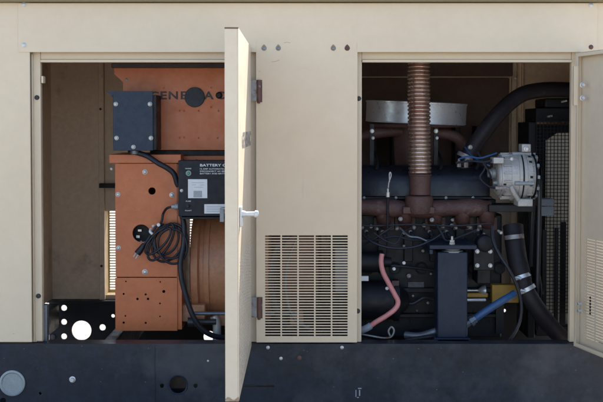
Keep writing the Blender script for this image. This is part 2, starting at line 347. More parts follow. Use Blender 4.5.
# recessed door frames
def doorframe(x0, x1, name='door_frame'):
    bm = B()
    zt = Z(62.0, 8); zb = RT+0.001
    a0, a1 = x0
    b0, b1 = x1
    wbox(bm, X(a0, 8), X(a1, 8), 8*S, 15*S, zb, Z(50, 8))              # left jamb
    wbox(bm, X(b0, 8), X(b1, 8), 8*S, 15*S, zb, Z(50, 8))              # right jamb
    wbox(bm, X(a1, 8)+0.0005, X(b0, 8)-0.0005, 8.6*S, 14*S, Z(59.6, 8), Z(50, 8))
    return obj(name, bm, BEIGE, enc, 0.0015)
doorframe((28, 41.4), (247, 259)); doorframe((354, 361.6), (570.5, 592))
for (a, b) in ((41.4, 247), (361.6, 570.5)):
    bm = B(); wbox(bm, X(a, 8)+0.001, X(b, 8)-0.001, 6*S, 14.5*S, Z(62.2, 7), Z(59.8, 8)); obj('frame_lip', bm, BEIGE, enc, 0.001)
bm = B(); wbox(bm, X(32.6, 7), X(34.2, 7), 5*S, 8*S-0.0003, RT+0.004, Z(54, 8)); obj('weather_strip', bm, BEIGE, enc, 0.0015)
for q in ((37, 97.5), (38.5, 296), (358.8, 98.5), (357.8, 311)):
    bm = B(); lathe(bm, P(*q, 8), (0, -1, 0), [(0, U(2.4)), (0.003, U(2.4)), (0.006, U(1.9)), (0.007, U(0.6))], 20); obj('rubber_bumper', bm, RUBBER, enc)
bm = B(); box(bm, 41.2, 76, 43.2, 83, 5, 14); obj('latch_strike', bm, BEIGE, enc, 0.001)
# rust spots of the frame foot
bm = B(); wbox(bm, X(35, 5), X(41, 5), 7.6*S, 8*S-0.0003, RT+0.0008, RT+0.005); obj('rusted_foot', bm, RUSTHINGE, enc, 0.001)

# side walls, rear wall, roof lining
bm = B(); wbox(bm, fx(XL), fx(XL)+0.005, wall_t+0.0005, DR*S-0.001, RT+0.004, TOP-0.0005); obj('end_wall', bm, INNER, enc)
me = plate(rect(wall_t+0.0005, DR*S-0.001, RT+0.004, TOP-0.0005), slots(0.20, DR*S-0.12, RT+0.15, RT+0.75, 3, 24, 0.02, 0.3), -0.005, 0.0, Matrix.Translation((fx(XR), 0, 0)) @ Matrix.Rotation(math.pi/2, 4, 'Z')); obj('end_wall_light_slots', me, INNER, enc)  # slots added in the unseen end wall to let light onto the radiator
ZR = RT+0.0003
lou = [X(105.2, DR, 250), X(235, DR, 250), Z(295, DR), Z(211, DR)]
lou2 = [X(470, DR, 250), X(575, DR, 250), Z(292, DR), Z(211, DR)]
obj('rear_wall', plate(rect(fx(XL), fx(XR), ZR, TOP-0.0005), [rect(*lou)], DR*S, DR*S+0.005), INNER, enc)
rl = plate(rect(lou[0]-0.02, lou[1]+0.02, lou[2]-0.01, lou[3]+0.02), slots(lou[0]+0.006, lou[1]-0.004, lou[2]+0.01, lou[3]-0.004, 6, 30, 0.008, 0.55), DR*S+0.080, DR*S+0.082)
obj('rear_louvre', rl, mat('glow_tinted_beige', (0.62, 0.48, 0.26), 0.5, bump=0.1), enc)  # golden tint paints in the light scattered off the slats
bm = B()
wbox(bm, lou[0]-0.006, lou[0]-0.0005, DR*S+0.0055, DR*S+0.0795, lou[2]-0.006, lou[3]+0.006)
wbox(bm, lou[1]+0.0005, lou[1]+0.006, DR*S+0.0055, DR*S+0.0795, lou[2]-0.006, lou[3]+0.006)
wbox(bm, lou[0], lou[1], DR*S+0.0055, DR*S+0.0795, lou[2]-0.006, lou[2]-0.0005)
wbox(bm, lou[0], lou[1], DR*S+0.0055, DR*S+0.0795, lou[3]+0.0005, lou[3]+0.006)
obj('louvre_reveal', bm, MATS['glow_tinted_beige'], enc)
for a, b in ((98.8, 104.2), (44, 50)):
    bm = B(); wbox(bm, X(a, DR-8), X(b, DR-8), (DR-8)*S, DR*S-0.0005, ZR, TOP-0.001); obj('rear_post', bm, INNER, enc, 0.002)
bolt(101.5, 266, DR-8, 1.3, enc, RUBBER); bolt(100.5, 109, DR-8, 1.2, enc, RUBBER); bolt(102.5, 76, DR-8, 1.1, enc)
bm = B(); box(bm, 99, 183.5, 116, 188, DR-16, DR-8.5); obj('brace_bar', bm, BLACKST, enc, 0.001)
bm = B(); wbox(bm, X(511, DR-6), X(516, DR-6), (DR-6)*S, DR*S-0.0005, ZR, TOP-0.001); obj('rear_post', bm, INNER, enc, 0.002)
bm = B(); wbox(bm, X(521, DR-6), X(523, DR-6), (DR-6)*S, DR*S-0.0005, ZR, TOP-0.001); obj('rear_post', bm, INNER, enc, 0.002)
# brown sound-deadening panels hung in the engine bay
bm = B(); box(bm, 340, 40, 513, 76, DR-10, DR-1); obj('sound_panel', bm, INNER2, enc, 0.004)
bm = B(); box(bm, 340, 78, 509, 186, DR-10, DR-1); obj('sound_panel', bm, INNER2, enc, 0.004)
bolt(516, 78, DR-11, 1.4, enc)
for x in (372, 392, 455, 476):
    bm = B(); box(bm, x, 126, x+5, 175, DR-40, DR-2); obj('rear_stay', bm, BLACKST, enc, 0.002)

# ---------------------------------------------------------------- doors
def make_door(hx, hd, ang, with_inner, label):
    """local: u = distance from the hinge, v = inward normal, z up. ang = direction of u in the ground plane"""
    u = Vector((math.cos(ang), math.sin(ang), 0)); 
    # exterior side normal: for a door hinged on its right edge
    v = Vector((-math.sin(ang), math.cos(ang), 0))
    o = Vector((hx, hd, 0))
    M = Matrix(((u.x, v.x, 0, o.x), (u.y, v.y, 0, o.y), (0, 0, 1, 0), (0, 0, 0, 1)))
    return M
W = 209*S; T = 11*S
DZT, DZB = Z(47.3), Z(345.4)
def build_door(M, label, sgn, T, frac, DZT=DZT):
    # skin lies on v in [0, 2mm]; the pan folds towards v*sgn
    y0, y1 = (0, 0.0025) if sgn > 0 else (-0.0025, 0)
    zt0, zt1 = Z(336), Z(236)
    hs = slots(W*0.05, W*0.93, zt0, zt1, 9, 36, 0.007, frac)
    me = plate(rect(0, W, DZB, DZT), hs, y0, y1, M, bev=0.0)
    bm = B(); addmesh(bm, me)
    a, b = (y1+0.0002, T) if sgn > 0 else (-T, y0-0.0002)
    t = 0.0025
    wbox(bm, W-t, W, a, b, DZB, DZT, M); wbox(bm, 0, t, a, b, DZB, DZT, M)
    wbox(bm, t, W-t, a, b, DZB, DZB+t, M); wbox(bm, t, W-t, a, b, DZT-t, DZT, M)
    # return lips
    lp = 0.022 if sgn > 0 else 0.015; c0, c1 = (T-t, T) if sgn > 0 else (-T, -T+t)
    wbox(bm, W-lp, W-t, c0, c1, DZB+t, DZT-t, M); wbox(bm, t, lp, c0, c1, DZB+t, DZT-t, M)
    wbox(bm, lp, W-lp, c0, c1, DZB+t, DZB+lp, M); wbox(bm, lp, W-lp, c0, c1, DZT-lp, DZT-t, M)
    return obj('door', bm, BEIGE_LID, enc, 0.0012, 2, label=label)
# left door: hinged at its right edge, standing out at a right angle; u points to the camera (-Y)
ML = Matrix(((0, -1, 0, fx(251.3)), (-1, 0, 0, -2*S), (0, 0, 1, 0), (0, 0, 0, 1)))   # v = -X (towards the inside of the door)
dl = build_door(ML, 'left door swung straight out towards the viewer, seen edge-on', 1, T, 0.36)
# its decal, reading from the free edge to the hinge, on the outer face (+X side)
MD = Matrix(((0, -1, 0, fx(251.3)+0.0008), (1, 0, 0, -(2+88)*S), (0, 0, 1, Z(139.2, -88)), (0, 0, 0, 1)))
text('door_lettering', 'GENERAC', 0, 0, 0, U(15.5, -88), 148*S, GREYINK, dl, bold=0.03, M=MD)
# handle
hd_ = -(2+196); hx_ = fx(251.3)
bm = B(); wbox(bm, hx_, hx_+0.007, hd_*S-0.022, hd_*S+0.022, Z(226.5, hd_), Z(206, hd_)); obj('handle_plate', bm, HANDLE, dl, 0.003)
bm = B(); c = Vector((hx_+0.006, hd_*S, Z(214, hd_)))
lathe(bm, c, (1, 0, 0), [(0, U(3.6, hd_)), (0.008, U(3.2, hd_)), (0.012, U(2.4, hd_)), (0.036, U(2.5, hd_)), (0.038, U(3.6, hd_)), (0.046, U(3.5, hd_)), (0.048, U(2.2, hd_))], 24)
obj('handle', bm, HANDLE, dl)
bm = B(); wbox(bm, hx_+0.001, hx_+0.010, hd_*S-0.018, hd_*S+0.006, Z(226, hd_), Z(217, hd_)); obj('latch_bracket', bm, ZINC, dl, 0.001)
# rusted bottom and top edges
random.seed(5)
x0_, x1_ = fx(251.3)-T, fx(251.3)-0.0006
loop_ = [(x0_, DZB-0.0012), (x1_, DZB-0.0012)]
for k in range(23, -1, -1):
    t = k/23; loop_.append((x0_+(x1_-x0_)*t, DZB+0.002+0.008*abs(math.sin(t*4.1+0.6))**2+random.uniform(0, 0.0015)))
obj('rust_patch', plate(loop_, [], -2*S-W-0.0009, -2*S-W+0.012), mat('flaking_rust', (0.28, 0.15, 0.08), 0.8, col2=(0.45, 0.33, 0.22), nscale=60, namt=0.3, bump=0.5), dl)
bm = B(); wbox(bm, fx(251.3)-T, fx(251.3), -2*S-W-0.0009, -2*S-W+0.01, DZT-0.0035, DZT+0.0014); obj('edge_trim', bm, mat('brown_edge', (0.17, 0.10, 0.07), 0.6), dl, 0.0008)
# hinges
for (ya, yb) in ((80, 101), (297, 317)):
    zc0, zc1 = Z(yb), Z(ya)
    bm = B(); wbox(bm, X(250.6), X(257.2), -2.2*S, -0.2*S, zc0, zc1)
    obj('hinge_leaf', bm, HINGEZ, dl, 0.0012)
    bm = B(); lathe(bm, Vector((X(259), -2.2*S, zc0)), (0, 0, 1), [(0, U(2.2)), (zc1-zc0, U(2.2))], 16)
    wbox(bm, X(257.6), X(262.4), -1.5*S, -0.1*S, zc0-0.004, zc1+0.000)
    lathe(bm, Vector((X(259), -2.2*S, zc0-U(2.5))), (0, 0, 1), [(0, U(0.8)), (U(0.6), U(1.6)), (U(2.5), U(1.6))], 12)
    obj('hinge_pin', bm, RUSTHINGE, dl)
# right door: same pan, swung a little past square, its inside towards us
ang = math.atan2(-58, 15)
u = Vector((math.cos(ang), math.sin(ang), 0)); v = Vector((-math.sin(ang), math.cos(ang), 0))   # v points to +X side
o = P(573.5, 340, -3); o.z = 0
# pan opens to the left (inside), skin is on the +X side: shift the origin by T along v and fold to -v
TR = 7*S
MR = Matrix(((u.x, v.x, 0, o.x+v.x*TR), (u.y, v.y, 0, o.y+v.y*TR), (0, 0, 1, 0), (0, 0, 0, 1)))
dr = build_door(MR, 'right door swung wide open, its inner face towards the viewer', -1, TR, 0.27, Z(52.9))
for yy in (304, 311):
    bolt(0, 0, 0, 2.4, dr, hexa=True, h=1.1, ax=-v, pos=Vector((o.x, o.y, 0))+u*0.045+v*0.0005+Vector((0, 0, Z(yy, -16))))
bm = B()
for k in range(6):
    zc = Z(299+k*3.2, -30); 
    cpos = Vector((o.x, o.y, 0))+u*0.075+v*(TR-0.0035)+Vector((0, 0, zc))
    lathe(bm, cpos, -v, [(0, 0.0045), (0.0012, 0.0042)], 14)
obj('dark_hole_disc', bm, HOLE, dr)  # black discs put the darkness of holes into colour, nothing is cut
bm = B(); wbox(bm, X(572.4, -4), X(577.6, -4), -6*S, -2*S, Z(105.5, -4), Z(66, -4)); obj('hinge_leaf', bm, BEIGE, dr, 0.0015)
for yy in (85, 98): bolt(582.5, yy, -16, 2.7, dr, hexa=True, h=1.5)

# ================================================================= LEFT BAY
# lower orange cabinet ------------------------------------------------
dC = 66
cab = thing('terminal_cabinet', P(147, 331, dC+30), 'tall orange steel cabinet with round opening, below the slate blue junction box', 'cabinet')
hs = [circ(152, 191, 3.6, dC), circ(141.3, 233.3, 8.8, dC)]
obj('front_cover', plate(prect(115.3, 163.5, 177.2, 277.0, dC), hs, dC*S, dC*S+0.004, bev=0.001), ORANGE, cab)
small = [(125.9, 281.5, .7), (160.3, 282, .7), (163.8, 291.5, 1.5), (123.7, 294, 1.0), (145.7, 294.5, 1.0), (137.5, 299, 1.2), (148, 299, 1.2), (160, 303.5, .8), (125.4, 316, .8), (160, 316.5, .7), (123.7, 322.7, 1.1), (145.7, 323, 1.0)]
obj('lower_cover', plate(prect(115.3, 277.8, 177.4, 330.8, dC), [circ(a, b, r, dC, 12) for a, b, r in small], dC*S-0.0008, dC*S+0.0035, bev=0.0008), ORANGE, cab)
bm = B(); # body: back, two sides, floor
x0, x1 = X(115.8, dC), X(177.0, dC); z0, z1 = RT+0.005, Z(163.7, dC)
wbox(bm, x1-0.003, x1+0.016, dC*S+0.0045, dC*S+0.30, z0, z1-0.001); wbox(bm, x0, x0+0.003, dC*S+0.0045, dC*S+0.30, z0, z1-0.001)
wbox(bm, x0+0.0035, x1-0.0035, dC*S+0.296, dC*S+0.30, z0, z1-0.001); wbox(bm, x0+0.0035, x1-0.0035, dC*S+0.0045, dC*S+0.295, z0, z0+0.004)
obj('cabinet_body', bm, ORANGE, cab)
bm = B(); box(bm, 109, 154.5, 181, 163.2, dC-3, dC+85); obj('cabinet_lid', bm, ORANGE, cab, 0.002)
for q, r in (((145, 172), 2.6), ((118, 194.5), 2.4), ((172, 195), 2.6), ((118.5, 248), 2.4), ((145, 272), 2.8), ((153.5, 226.3), 1.5)): bolt(*q, dC, r, cab, ZINC, h=0.7)
bolt(111.3, 169, dC+8, 1.3, cab)
# things inside the round opening
bm = B(); box(bm, 138, 229.5, 141.5, 231.5, dC+8, dC+12); box(bm, 136.2, 235.5, 139.6, 238, dC+8, dC+12); box(bm, 140, 241, 142, 242.2, dC+8, dC+12); obj('terminal_block', bm, ZINC, cab)
bm = B(); box(bm, 128, 219, 154, 249, dC+12.1, dC+30); obj('opening_dark_block', bm, HOLE, cab)  # black block painted to give the darkness inside the round opening

# upper orange control cabinet with lettering -------------------------
dU = 84
up = thing('control_cabinet', P(190, 150, dU+30), 'wide orange steel control cabinet with bold black lettering, high in the left doorway', 'cabinet')
hs = [circ(a, b, .9, dU, 10) for a, b in ((180, 110.7), (184.4, 110.7), (199, 110.7), (211.5, 107), (219, 110.7), (180, 137.6), (184.4, 137.6), (199, 138), (218, 138), (164, 88), (211.5, 87.5), (126.5, 79))]
zt, zb = Z(68, dU), Z(150, dU)
xl, xr = X(123, dU, 110), X(262, dU, 110)
obj('front_panel', plate([(xl, zb), (xr, zb), (xr, zt), (X(114, dU, 70), zt), (X(114, dU, 78), Z(74, dU)), (xl, Z(82, dU))], hs, dU*S, dU*S+0.004, bev=0.001), ORANGE, up)
bm = B(); wbox(bm, xl+0.001, xr-0.001, dU*S+0.0045, dU*S+0.28, zb+0.001, zt-0.002); obj('cabinet_body', bm, ORANGE, up, 0.002)
zsh = zt+0.002
bm = B(); wbox(bm, X(112, dU-4), xr+0.01, (dU-4)*S, dU*S+0.29, zt, zt+0.018); obj('cabinet_top', bm, mat('dark_top_lid', (0.05, 0.035, 0.03), 0.6), up, 0.002)
bml = B()
for chx, cx_, cw_ in (('G', 154.5, 9), ('E', 163.7, 6.6), ('N', 173.3, 9.4), ('E', 184, 6.6), ('R', 195, 8.6), ('A', 208.8, 10), ('C', 220.3, 8.6)):
    t_ = text('lettering', chx, cx_, 95.3, dU-0.15, U(8.0, dU), U(cw_, dU), INK, None, bold=0.03)
    t_.data.transform(Matrix.Translation(t_.location)); bml.from_mesh(t_.data); bpy.data.objects.remove(t_)
obj('lettering', bml, INK, up)
bm = B(); lathe(bm, P(194.7, 97.2, dU-0.3), (0, -1, 0), [(0, U(10, dU)), (0.006, U(10, dU)), (0.008, U(9.4, dU)), (0.0085, U(2, dU))], 32); obj('blanking_disc', bm, DISC, up)
bm = B(); lathe(bm, P(219, 95.3, dU-0.4), (0, -1, 0), [(0, U(3.4, dU)), (0.008, U(3.2, dU)), (0.012, U(2, dU))], 24); obj('rubber_plug', bm, HOLE, up)
bolt(126.5, 80, dU, 1.5, up, ZINCP)
# legs that carry it
for x in (128, 250):
    bm = B(); wbox(bm, X(x, dU+70), X(x+8, dU+70), (dU+70)*S, (dU+78)*S, RT+0.005, zb+0.0005); obj('support_leg', bm, BLACKST, up, 0.001)
bm = B(); box(bm, 181.8, 155.5, 262, 172, dU+6, dU+60); obj('lower_rail', bm, ORANGE, up, 0.002)
bm = B(); box(bm, 150, 150.4, 262, 155.2, dU+4, dU+60); obj('gap_shade_strip', bm, BLACKST, up)  # black strip painted where there is only a shaded gap

# slate blue junction box ----------------------------------------------
dJ = 48
jb = thing('junction_box', P(133, 150, dJ+8), 'slate blue junction box with five bright screws, mounted left of the black lettering', 'junction box')
bm = B(); box(bm, 113, 94.5, 153, 150.5, dJ, dJ+1.2); obj('box_cover', bm, BLUEBOX, jb, 0.0015)
bm = B(); box(bm, 113.5, 95.0, 156.6, 150.0, dJ+1.4, dJ+36.3); obj('box_body', bm, BLACKST, jb, 0.0015)
me = plate([(X(106.3, dJ), Z(91, dJ)), (X(153, dJ), Z(91, dJ)), (X(153, dJ), Z(95.0, dJ)), (X(113, dJ), Z(95.0, dJ)), (X(112.5, dJ), Z(96.6, dJ))], [], dJ*S-0.001, dJ*S+0.006)
obj('drip_lip', me, BLUEBOX, jb)
for q in ((115.8, 104), (150, 104), (116.6, 138), (151, 138), (133.5, 147)): bolt(*q, dJ, 2.2, jb, ZINC, h=0.8)
bm = B(); lathe(bm, P(135, 150.6, dJ+10), (0, 0, -1), [(0, U(5)), (0.012, U(5)), (0.014, U(4))], 20); obj('cable_gland', bm, BLUETUBE, jb)

# battery charger --------------------------------------------------------
dB = 42
ch = thing('battery_charger', P(205, 216, dB+14), 'black battery charger box with white printed labels, partly behind the edge of the open door', 'battery charger')
bm = B(); box(bm, 178.2, 160.5, 246, 216.3, dB, dB+22); obj('charger_case', bm, mat('charger_black', (0.006, 0.009, 0.018), 0.45, spec=0.25, col2=(0.013, 0.015, 0.022), nscale=9, dirt=(0.06, 0.065, 0.075), dirt_at=0.64, dirt_soft=0.2, bump=0.15, fine=0.2), ch, 0.002)
bm = B(); box(bm, 181, 217, 246, 219.2, dB+4, dB+22); obj('mounting_flange', bm, BLACKST, ch, 0.001)
text('lettering', 'BATTERY CHARGER', 223, 165.2, dB-0.1, U(2.6, dB), U(46, dB), WHITEP, ch, bold=0.02)
for i, s in enumerate(('12 AMP AUTOMATIC CHARGER 60 HZ', 'DISCONNECT AC BEFORE SERVICE OF', 'BATTERY AND BATTERY CABLE LEAD')):
    text('small_print', s, 222.5, 168.9+i*2.35, dB-0.1, U(1.4, dB), U(45, dB), WHITEP, ch, bold=0.01)
text('small_print', 'POWER', 188.4, 168.6, dB-0.1, U(1.1, dB), U(6, dB), WHITEP, ch, bold=0.01)
text('small_print', 'FUSE', 188.4, 201.2, dB-0.1, U(1.1, dB), U(5, dB), WHITEP, ch, bold=0.01)
text('small_print', 'FLOAT', 188.4, 210.6, dB-0.1, U(1.1, dB), U(6.5, dB), WHITEP, ch, bold=0.01)
bm = B(); lathe(bm, P(188.6, 173.2, dB), (0, -1, 0), [(0, U(2.7, dB)), (0.003, U(2.7, dB)), (0.0035, U(1.8, dB)), (0.001, U(1.6, dB))], 24); obj('lamp_bezel', bm, ZINCP, ch)
bm = B(); lathe(bm, P(188.6, 173.2, dB), (0, -1, 0), [(0, U(1.6, dB)), (0.003, U(1.4, dB)), (0.0045, U(0.5, dB))], 20); obj('green_lamp', bm, GREEN, ch)
bm = B(); box(bm, 188, 179.2, 207.3, 198.2, dB-0.4, dB-0.05); mt = obj('meter_face', bm, WHITEP, ch, 0.0005)
bm = B(); box(bm, 193.5, 190.8, 202, 197.3, dB-0.6, dB-0.42); obj('meter_window', bm, GREYP, mt)
bm = B()
for i, (a, b, y) in enumerate(((192, 204, 182.5), (192, 196, 184.6), (200, 204, 184.8), (194, 203, 187))): box(bm, a, y, b, y+0.4, dB-0.55, dB-0.42)
obj('meter_scale', bm, GREYP, mt)
bm = B(); box(bm, 204.3, 204.2, 226.5, 213.6, dB-0.3, dB-0.05); lb = obj('rating_label', bm, WHITEP, ch)
bm = B()
for y in (206, 207.8, 209.6, 211.4): box(bm, 206.5, y, 222-(y % 2)*1.5, y+0.45, dB-0.42, dB-0.32)
obj('label_print', bm, GREYP, lb)
bolt(181.6, 190.6, dB, 1.6, ch, ZINC, h=0.8); bolt(188.5, 206, dB, 2.0, ch, RUBBER, name='fuse_cap', h=1.6)
bm = B(); box(bm, 219.8, 207.8, 224, 222, dB-7, dB-3); box(bm, 221, 207.6, 240, 209.4, dB-9, dB-1); obj('support_hook', bm, ZINCP, ch, 0.001)
bm = B(); lathe(bm, P(174.8, 206.6, dB+6), (1, 0, 0), [(-U(3.4), U(2.2)), (0, U(2.4)), (0.001, U(3.4)), (U(2.2), U(3.4)), (U(3.8), U(3))], 20); obj('cord_grip', bm, ZINCP, ch)
bolt(196.7, 160.2, dB+6, 1.6, ch, RUBBER, ax=(0, 0, 1))
# bracket carrying the charger back to the cabinet behind
bm = B(); box(bm, 183, 176, 235, 205, dB+22.1, dB+48); obj('wall_bracket', bm, BLACKST, ch)

# conduit from junction box to charger
bm = B(); tube(bm, pts((136, 152.5, dJ+10), (141, 153.8, dJ+9), (148, 156.5, dJ+6), (158, 163, dJ+2), (168, 168.5, dJ+2), (174, 174, dJ+3), (177, 183, dJ+5), (178.6, 186, dJ+6)), U(2.7, dJ), 14); 
tag(obj('cable', bm, CORD), 'thick black cable sagging from beneath the blue box to the battery charger', 'cable')

# power cord, coiled, with its plug
cord = thing('power_cord', P(163, 268, dC-6), 'black charger power cord looped into a bundle, its plug hanging over the orange cabinet', 'cord')
dK = dC-7
bm = B()
path = [(174, 206.8, dB+6), (167.5, 208, dB+8), (163.5, 213, dK), (162, 220, dK), (160, 228, dK)]
def loop(cx, cy, rx, ry, rot, n=9, d=0):
    r = []
    for k in range(n):
        a = -math.pi/2+2*math.pi*k/n
        x = rx*math.cos(a); y = ry*math.sin(a)
        r.append((cx+x*math.cos(rot)-y*math.sin(rot), cy+x*math.sin(rot)+y*math.cos(rot), dK+d+0.8*math.sin(a*2)))
    return r
path += loop(171, 241, 16.5, 17.5, 0.15, d=-2)+loop(168, 243, 14, 20, 0.5, d=-0.5)+loop(161, 242, 8.5, 21, 0.55, d=-3.2)
path += loop(172.5, 246, 14.5, 18, -0.2, d=-4.6)+loop(158, 241, 7, 17, 0.75, d=-6.0)+loop(166, 239, 12, 16, 0.35, d=-1.5)
path += [(157, 226, dK-3), (152, 233, dK-4), (146, 242, dK-4), (142.5, 247, dK-4)]
tube(bm, pts(*path), U(1.25, dK), 10, n=7); obj('cord_loops', bm, CORD, cord)
bm = B(); tube(bm, pts((144, 244, dK-4), (140.5, 249.5, dK-4), (137.5, 253.5, dK-4)), U(3.1, dK), 14, n=4, rf=lambda t: 0.62+0.5*min(1, t*1.6)); obj('plug_body', bm, CORD, cord)
bm = B()
for (a, b) in ((0, 0), (2.2, 1.6)): tube(bm, pts((136.5+a, 252.8+b, dK-4), (133.6+a, 257+b, dK-4)), U(0.75, dK), 6, n=2)
obj('plug_prong', bm, ZINC, cord)
bm = B(); tube(bm, pts((151, 229, dK-1), (150, 231.5, dK-5.5), (152.5, 234, dK-6)), U(1.3, dK), 8, n=5); lathe(bm, P(158.6, 224.8, dK-6), (0, -1, 0), [(0, U(1.9)), (0.004, U(1.8)), (0.006, U(.8))], 14); obj('cord_tie', bm, WHITEP, cord)
# heavy cable dropping from the bundle down to the right
bm = B(); tube(bm, pts((181.5, 214, 58), (184, 226, 56), (183.5, 245, 55), (180.5, 262, 52), (181.5, 278, 50), (186, 296, 50), (192, 314, 50), (199, 326, 52), (209, 334, 55), (221, 337.5, 60), (236, 338, 66)), U(2.7, 52), 14)
tag(obj('cable', bm, CORD), 'heavy black cable dropping beside the orange cabinet and bending right along the rail', 'cable')

# generator drum -----------------------------------------------------------
gen = thing('electric_generator', P(255, 340, 140), 'round orange brown generator seen beside the open door and behind the ventilation grille', 'generator')
gc = P(255, 264, 142); Rg = 64*S
gx = lambda p: fx(301.5+(p-301.5)*1.07)
bm = B(); lathe(bm, Vector((gx(187), gc.y, gc.z)), (1, 0, 0), [(0, Rg*0.55), (0.004, Rg*0.9), (0.01, Rg*1.03), (0.035, Rg*1.05), (0.042, Rg*0.98), (0.055, Rg*0.98), (0.058, Rg*1.0), (gx(262)-gx(187), Rg), (gx(264)-gx(187), Rg*1.06), (gx(268)-gx(187), Rg*1.06), (gx(270)-gx(187), Rg*0.7)], 64)
obj('housing', bm, ORANGEB, gen)
bm = B(); lathe(bm, Vector((gx(270.5), gc.y+0.02, gc.z)), (1, 0, 0), [(0, Rg*0.62), (0.03, Rg*0.62), (0.034, Rg*0.86), (gx(318)-gx(270), Rg*0.86), (gx(322)-gx(270), Rg*0.5)], 56); obj('fan_housing', bm, mat('shade_darkened_orange', (0.24, 0.095, 0.052), 0.6, col2=(0.15, 0.065, 0.04), nscale=8, dirt=(0.05, 0.035, 0.028), dirt_at=0.5, dirt_soft=0.2, bump=0.3), gen)  # darker than the housing: shade behind the grille put into the colour
for xx in (212, 290):
    bm = B(); wbox(bm, gx(xx), gx(xx)+0.05, gc.y-0.2, gc.y+0.2, RT+0.005, gc.z-Rg*0.72)
    obj('mounting_foot', bm, ORANGEB, gen, 0.004)
bm = B(); lathe(bm, Vector((gx(204), gc.y, gc.z)), (1, 0, 0), [(0, Rg*1.0), (0.001, Rg*1.025), (0.014, Rg*1.025), (0.015, Rg*1.0)], 64, caps=False); obj('clamp_band', bm, ORANGEB, gen)
bm = B(); box(bm, 181, 305, 205, 322, 74, 110); obj('side_bracket', bm, ORANGEB, gen, 0.004)
bm = B(); lathe(bm, P(188, 322, 66), (1, 0, 0), [(0, U(5)), (U(8), U(5)), (U(8.2), U(3)), (U(30), U(3))], 20); obj('rubber_mount', bm, RUBBER, gen)
bm = B(); tube(bm, pts((193, 313.5, 62), (240, 313.5, 62), (300, 313.5, 62)), U(1.9, 62), 12, smooth_path=False); tag(obj('steel_tube', bm, BLUETUBE), 'thin grey steel tube running level below the round generator housing', 'tube')
bm = B(); tube(bm, pts((214, 316, 74), (216.5, 323, 74), (217, 334, 74), (216.5, 343, 74)), U(4.2, 70), 14); tag(obj('drain_pipe', bm, ZINC), 'short pale grey pipe curving down to the rail beside the open door', 'pipe')
# seen through the grille
bm = B(); box(bm, 335, 248, 352, 292, 62, 70)
rp = thing('relay_box', P(344, 297, 56), 'pale grey relay box behind the right side of the ventilation grille', 'relay box')
obj('relay_case', bm, mat('pale_grey_plastic', (0.17, 0.175, 0.185), 0.5, bump=0.1), rp, 0.003)
bm = B(); box(bm, 340, 292.3, 350, 343.0, 64, 70); obj('mounting_leg', bm, BLACKST, rp)
bm = B(); tube(bm, pts((292, 232, 44), (281, 244, 42), (274, 262, 42), (272, 285, 42), (277, 310, 42), (287, 326, 44), (300, 334, 50), (330, 338, 56)), U(3.4, 42), 12); tag(obj('cable', bm, CORD), 'black cable arching behind the left side of the ventilation grille', 'cable')
bm = B(); tube(bm, pts((298, 236, 50), (288, 262, 46), (286, 292, 46), (294, 318, 46), (312, 330, 50)), U(1.6, 42), 10); tag(obj('wire', bm, BLUETUBE), 'thin grey wire hanging behind the ventilation grille', 'wire')

# ================================================================= ENGINE BAY
eng = thing('engine', P(430, 343, 120), 'black engine with rusty exhaust manifold filling the right doorway', 'engine')
dE = 92
bm = B(); box(bm, 332, 214, 502, 338, dE, dE+110)
obj('engine_block', bm, BLACKST, eng, 0.008)
bm = B()
for i in range(6):  # cast bosses and core plugs on the block's side
    x = 352+i*26
    box(bm, x, 226, x+9, 262, dE-7, dE+1)
    lathe(bm, P(x+17, 268, dE), (0, -1, 0), [(0, U(7)), (0.008, U(6.6)), (0.004, U(5.4))], 20)
box(bm, 334, 288, 498, 293, dE-6, dE+1); box(bm, 334, 314, 498, 318, dE-8, dE+1)
obj('cast_rib', bm, BLACKST, eng, 0.004)
# valve cover: long rounded box
bm = B()
prof = []
for k in range(13):
    a = math.pi*k/12
    prof.append((84+26-26*math.cos(a)*1.0, 196-30*math.sin(a)**0.6))
prev = None; xs = (344, 350, 484, 489, 491)
rings = []
for j, x in enumerate(xs):
    k = (0.86, 1, 1, 0.95, 0.8)[j]
    wx = X(x, 84, 180); ring = []
    zb_ = Z(196.5, 84)
    for (d, y) in prof:
        p = P(400, y, 84); yy = (110+(d-110)*k)*S; zz = zb_+(p.z-zb_)*k
        ring.append(bm.verts.new((wx, yy, zz)))
    rings.append(ring)
for a, b in zip(rings, rings[1:]):
    for i in range(len(a)-1):
        f = bm.faces.new((a[i], a[i+1], b[i+1], b[i])); f.smooth = True
    bm.faces.new((a[0], b[0], b[-1], a[-1]))
bm.faces.new(rings[0]); bm.faces.new(rings[-1])
obj('valve_cover', bm, mat('semi_gloss_blue_black', (0.009, 0.010, 0.019), 0.34, spec=0.35, col2=(0.014, 0.016, 0.026), nscale=6, dirt=(0.07, 0.07, 0.08), dirt_at=0.6, dirt_soft=0.25, bump=0.25, bscale=70, fine=0.3), eng)
bm = B(); box(bm, 342, 196.8, 492, 199.2, 82, 140); obj('cover_flange', bm, BLACKST, eng, 0.001)
bm = B(); box(bm, 340, 199.4, 496, 216, 90, 150); obj('cylinder_head', bm, BLACKST, eng, 0.003)
for x in (364, 396, 446, 473): bolt(x, 197.8, 81.5, 1.5, eng, ZINCP)
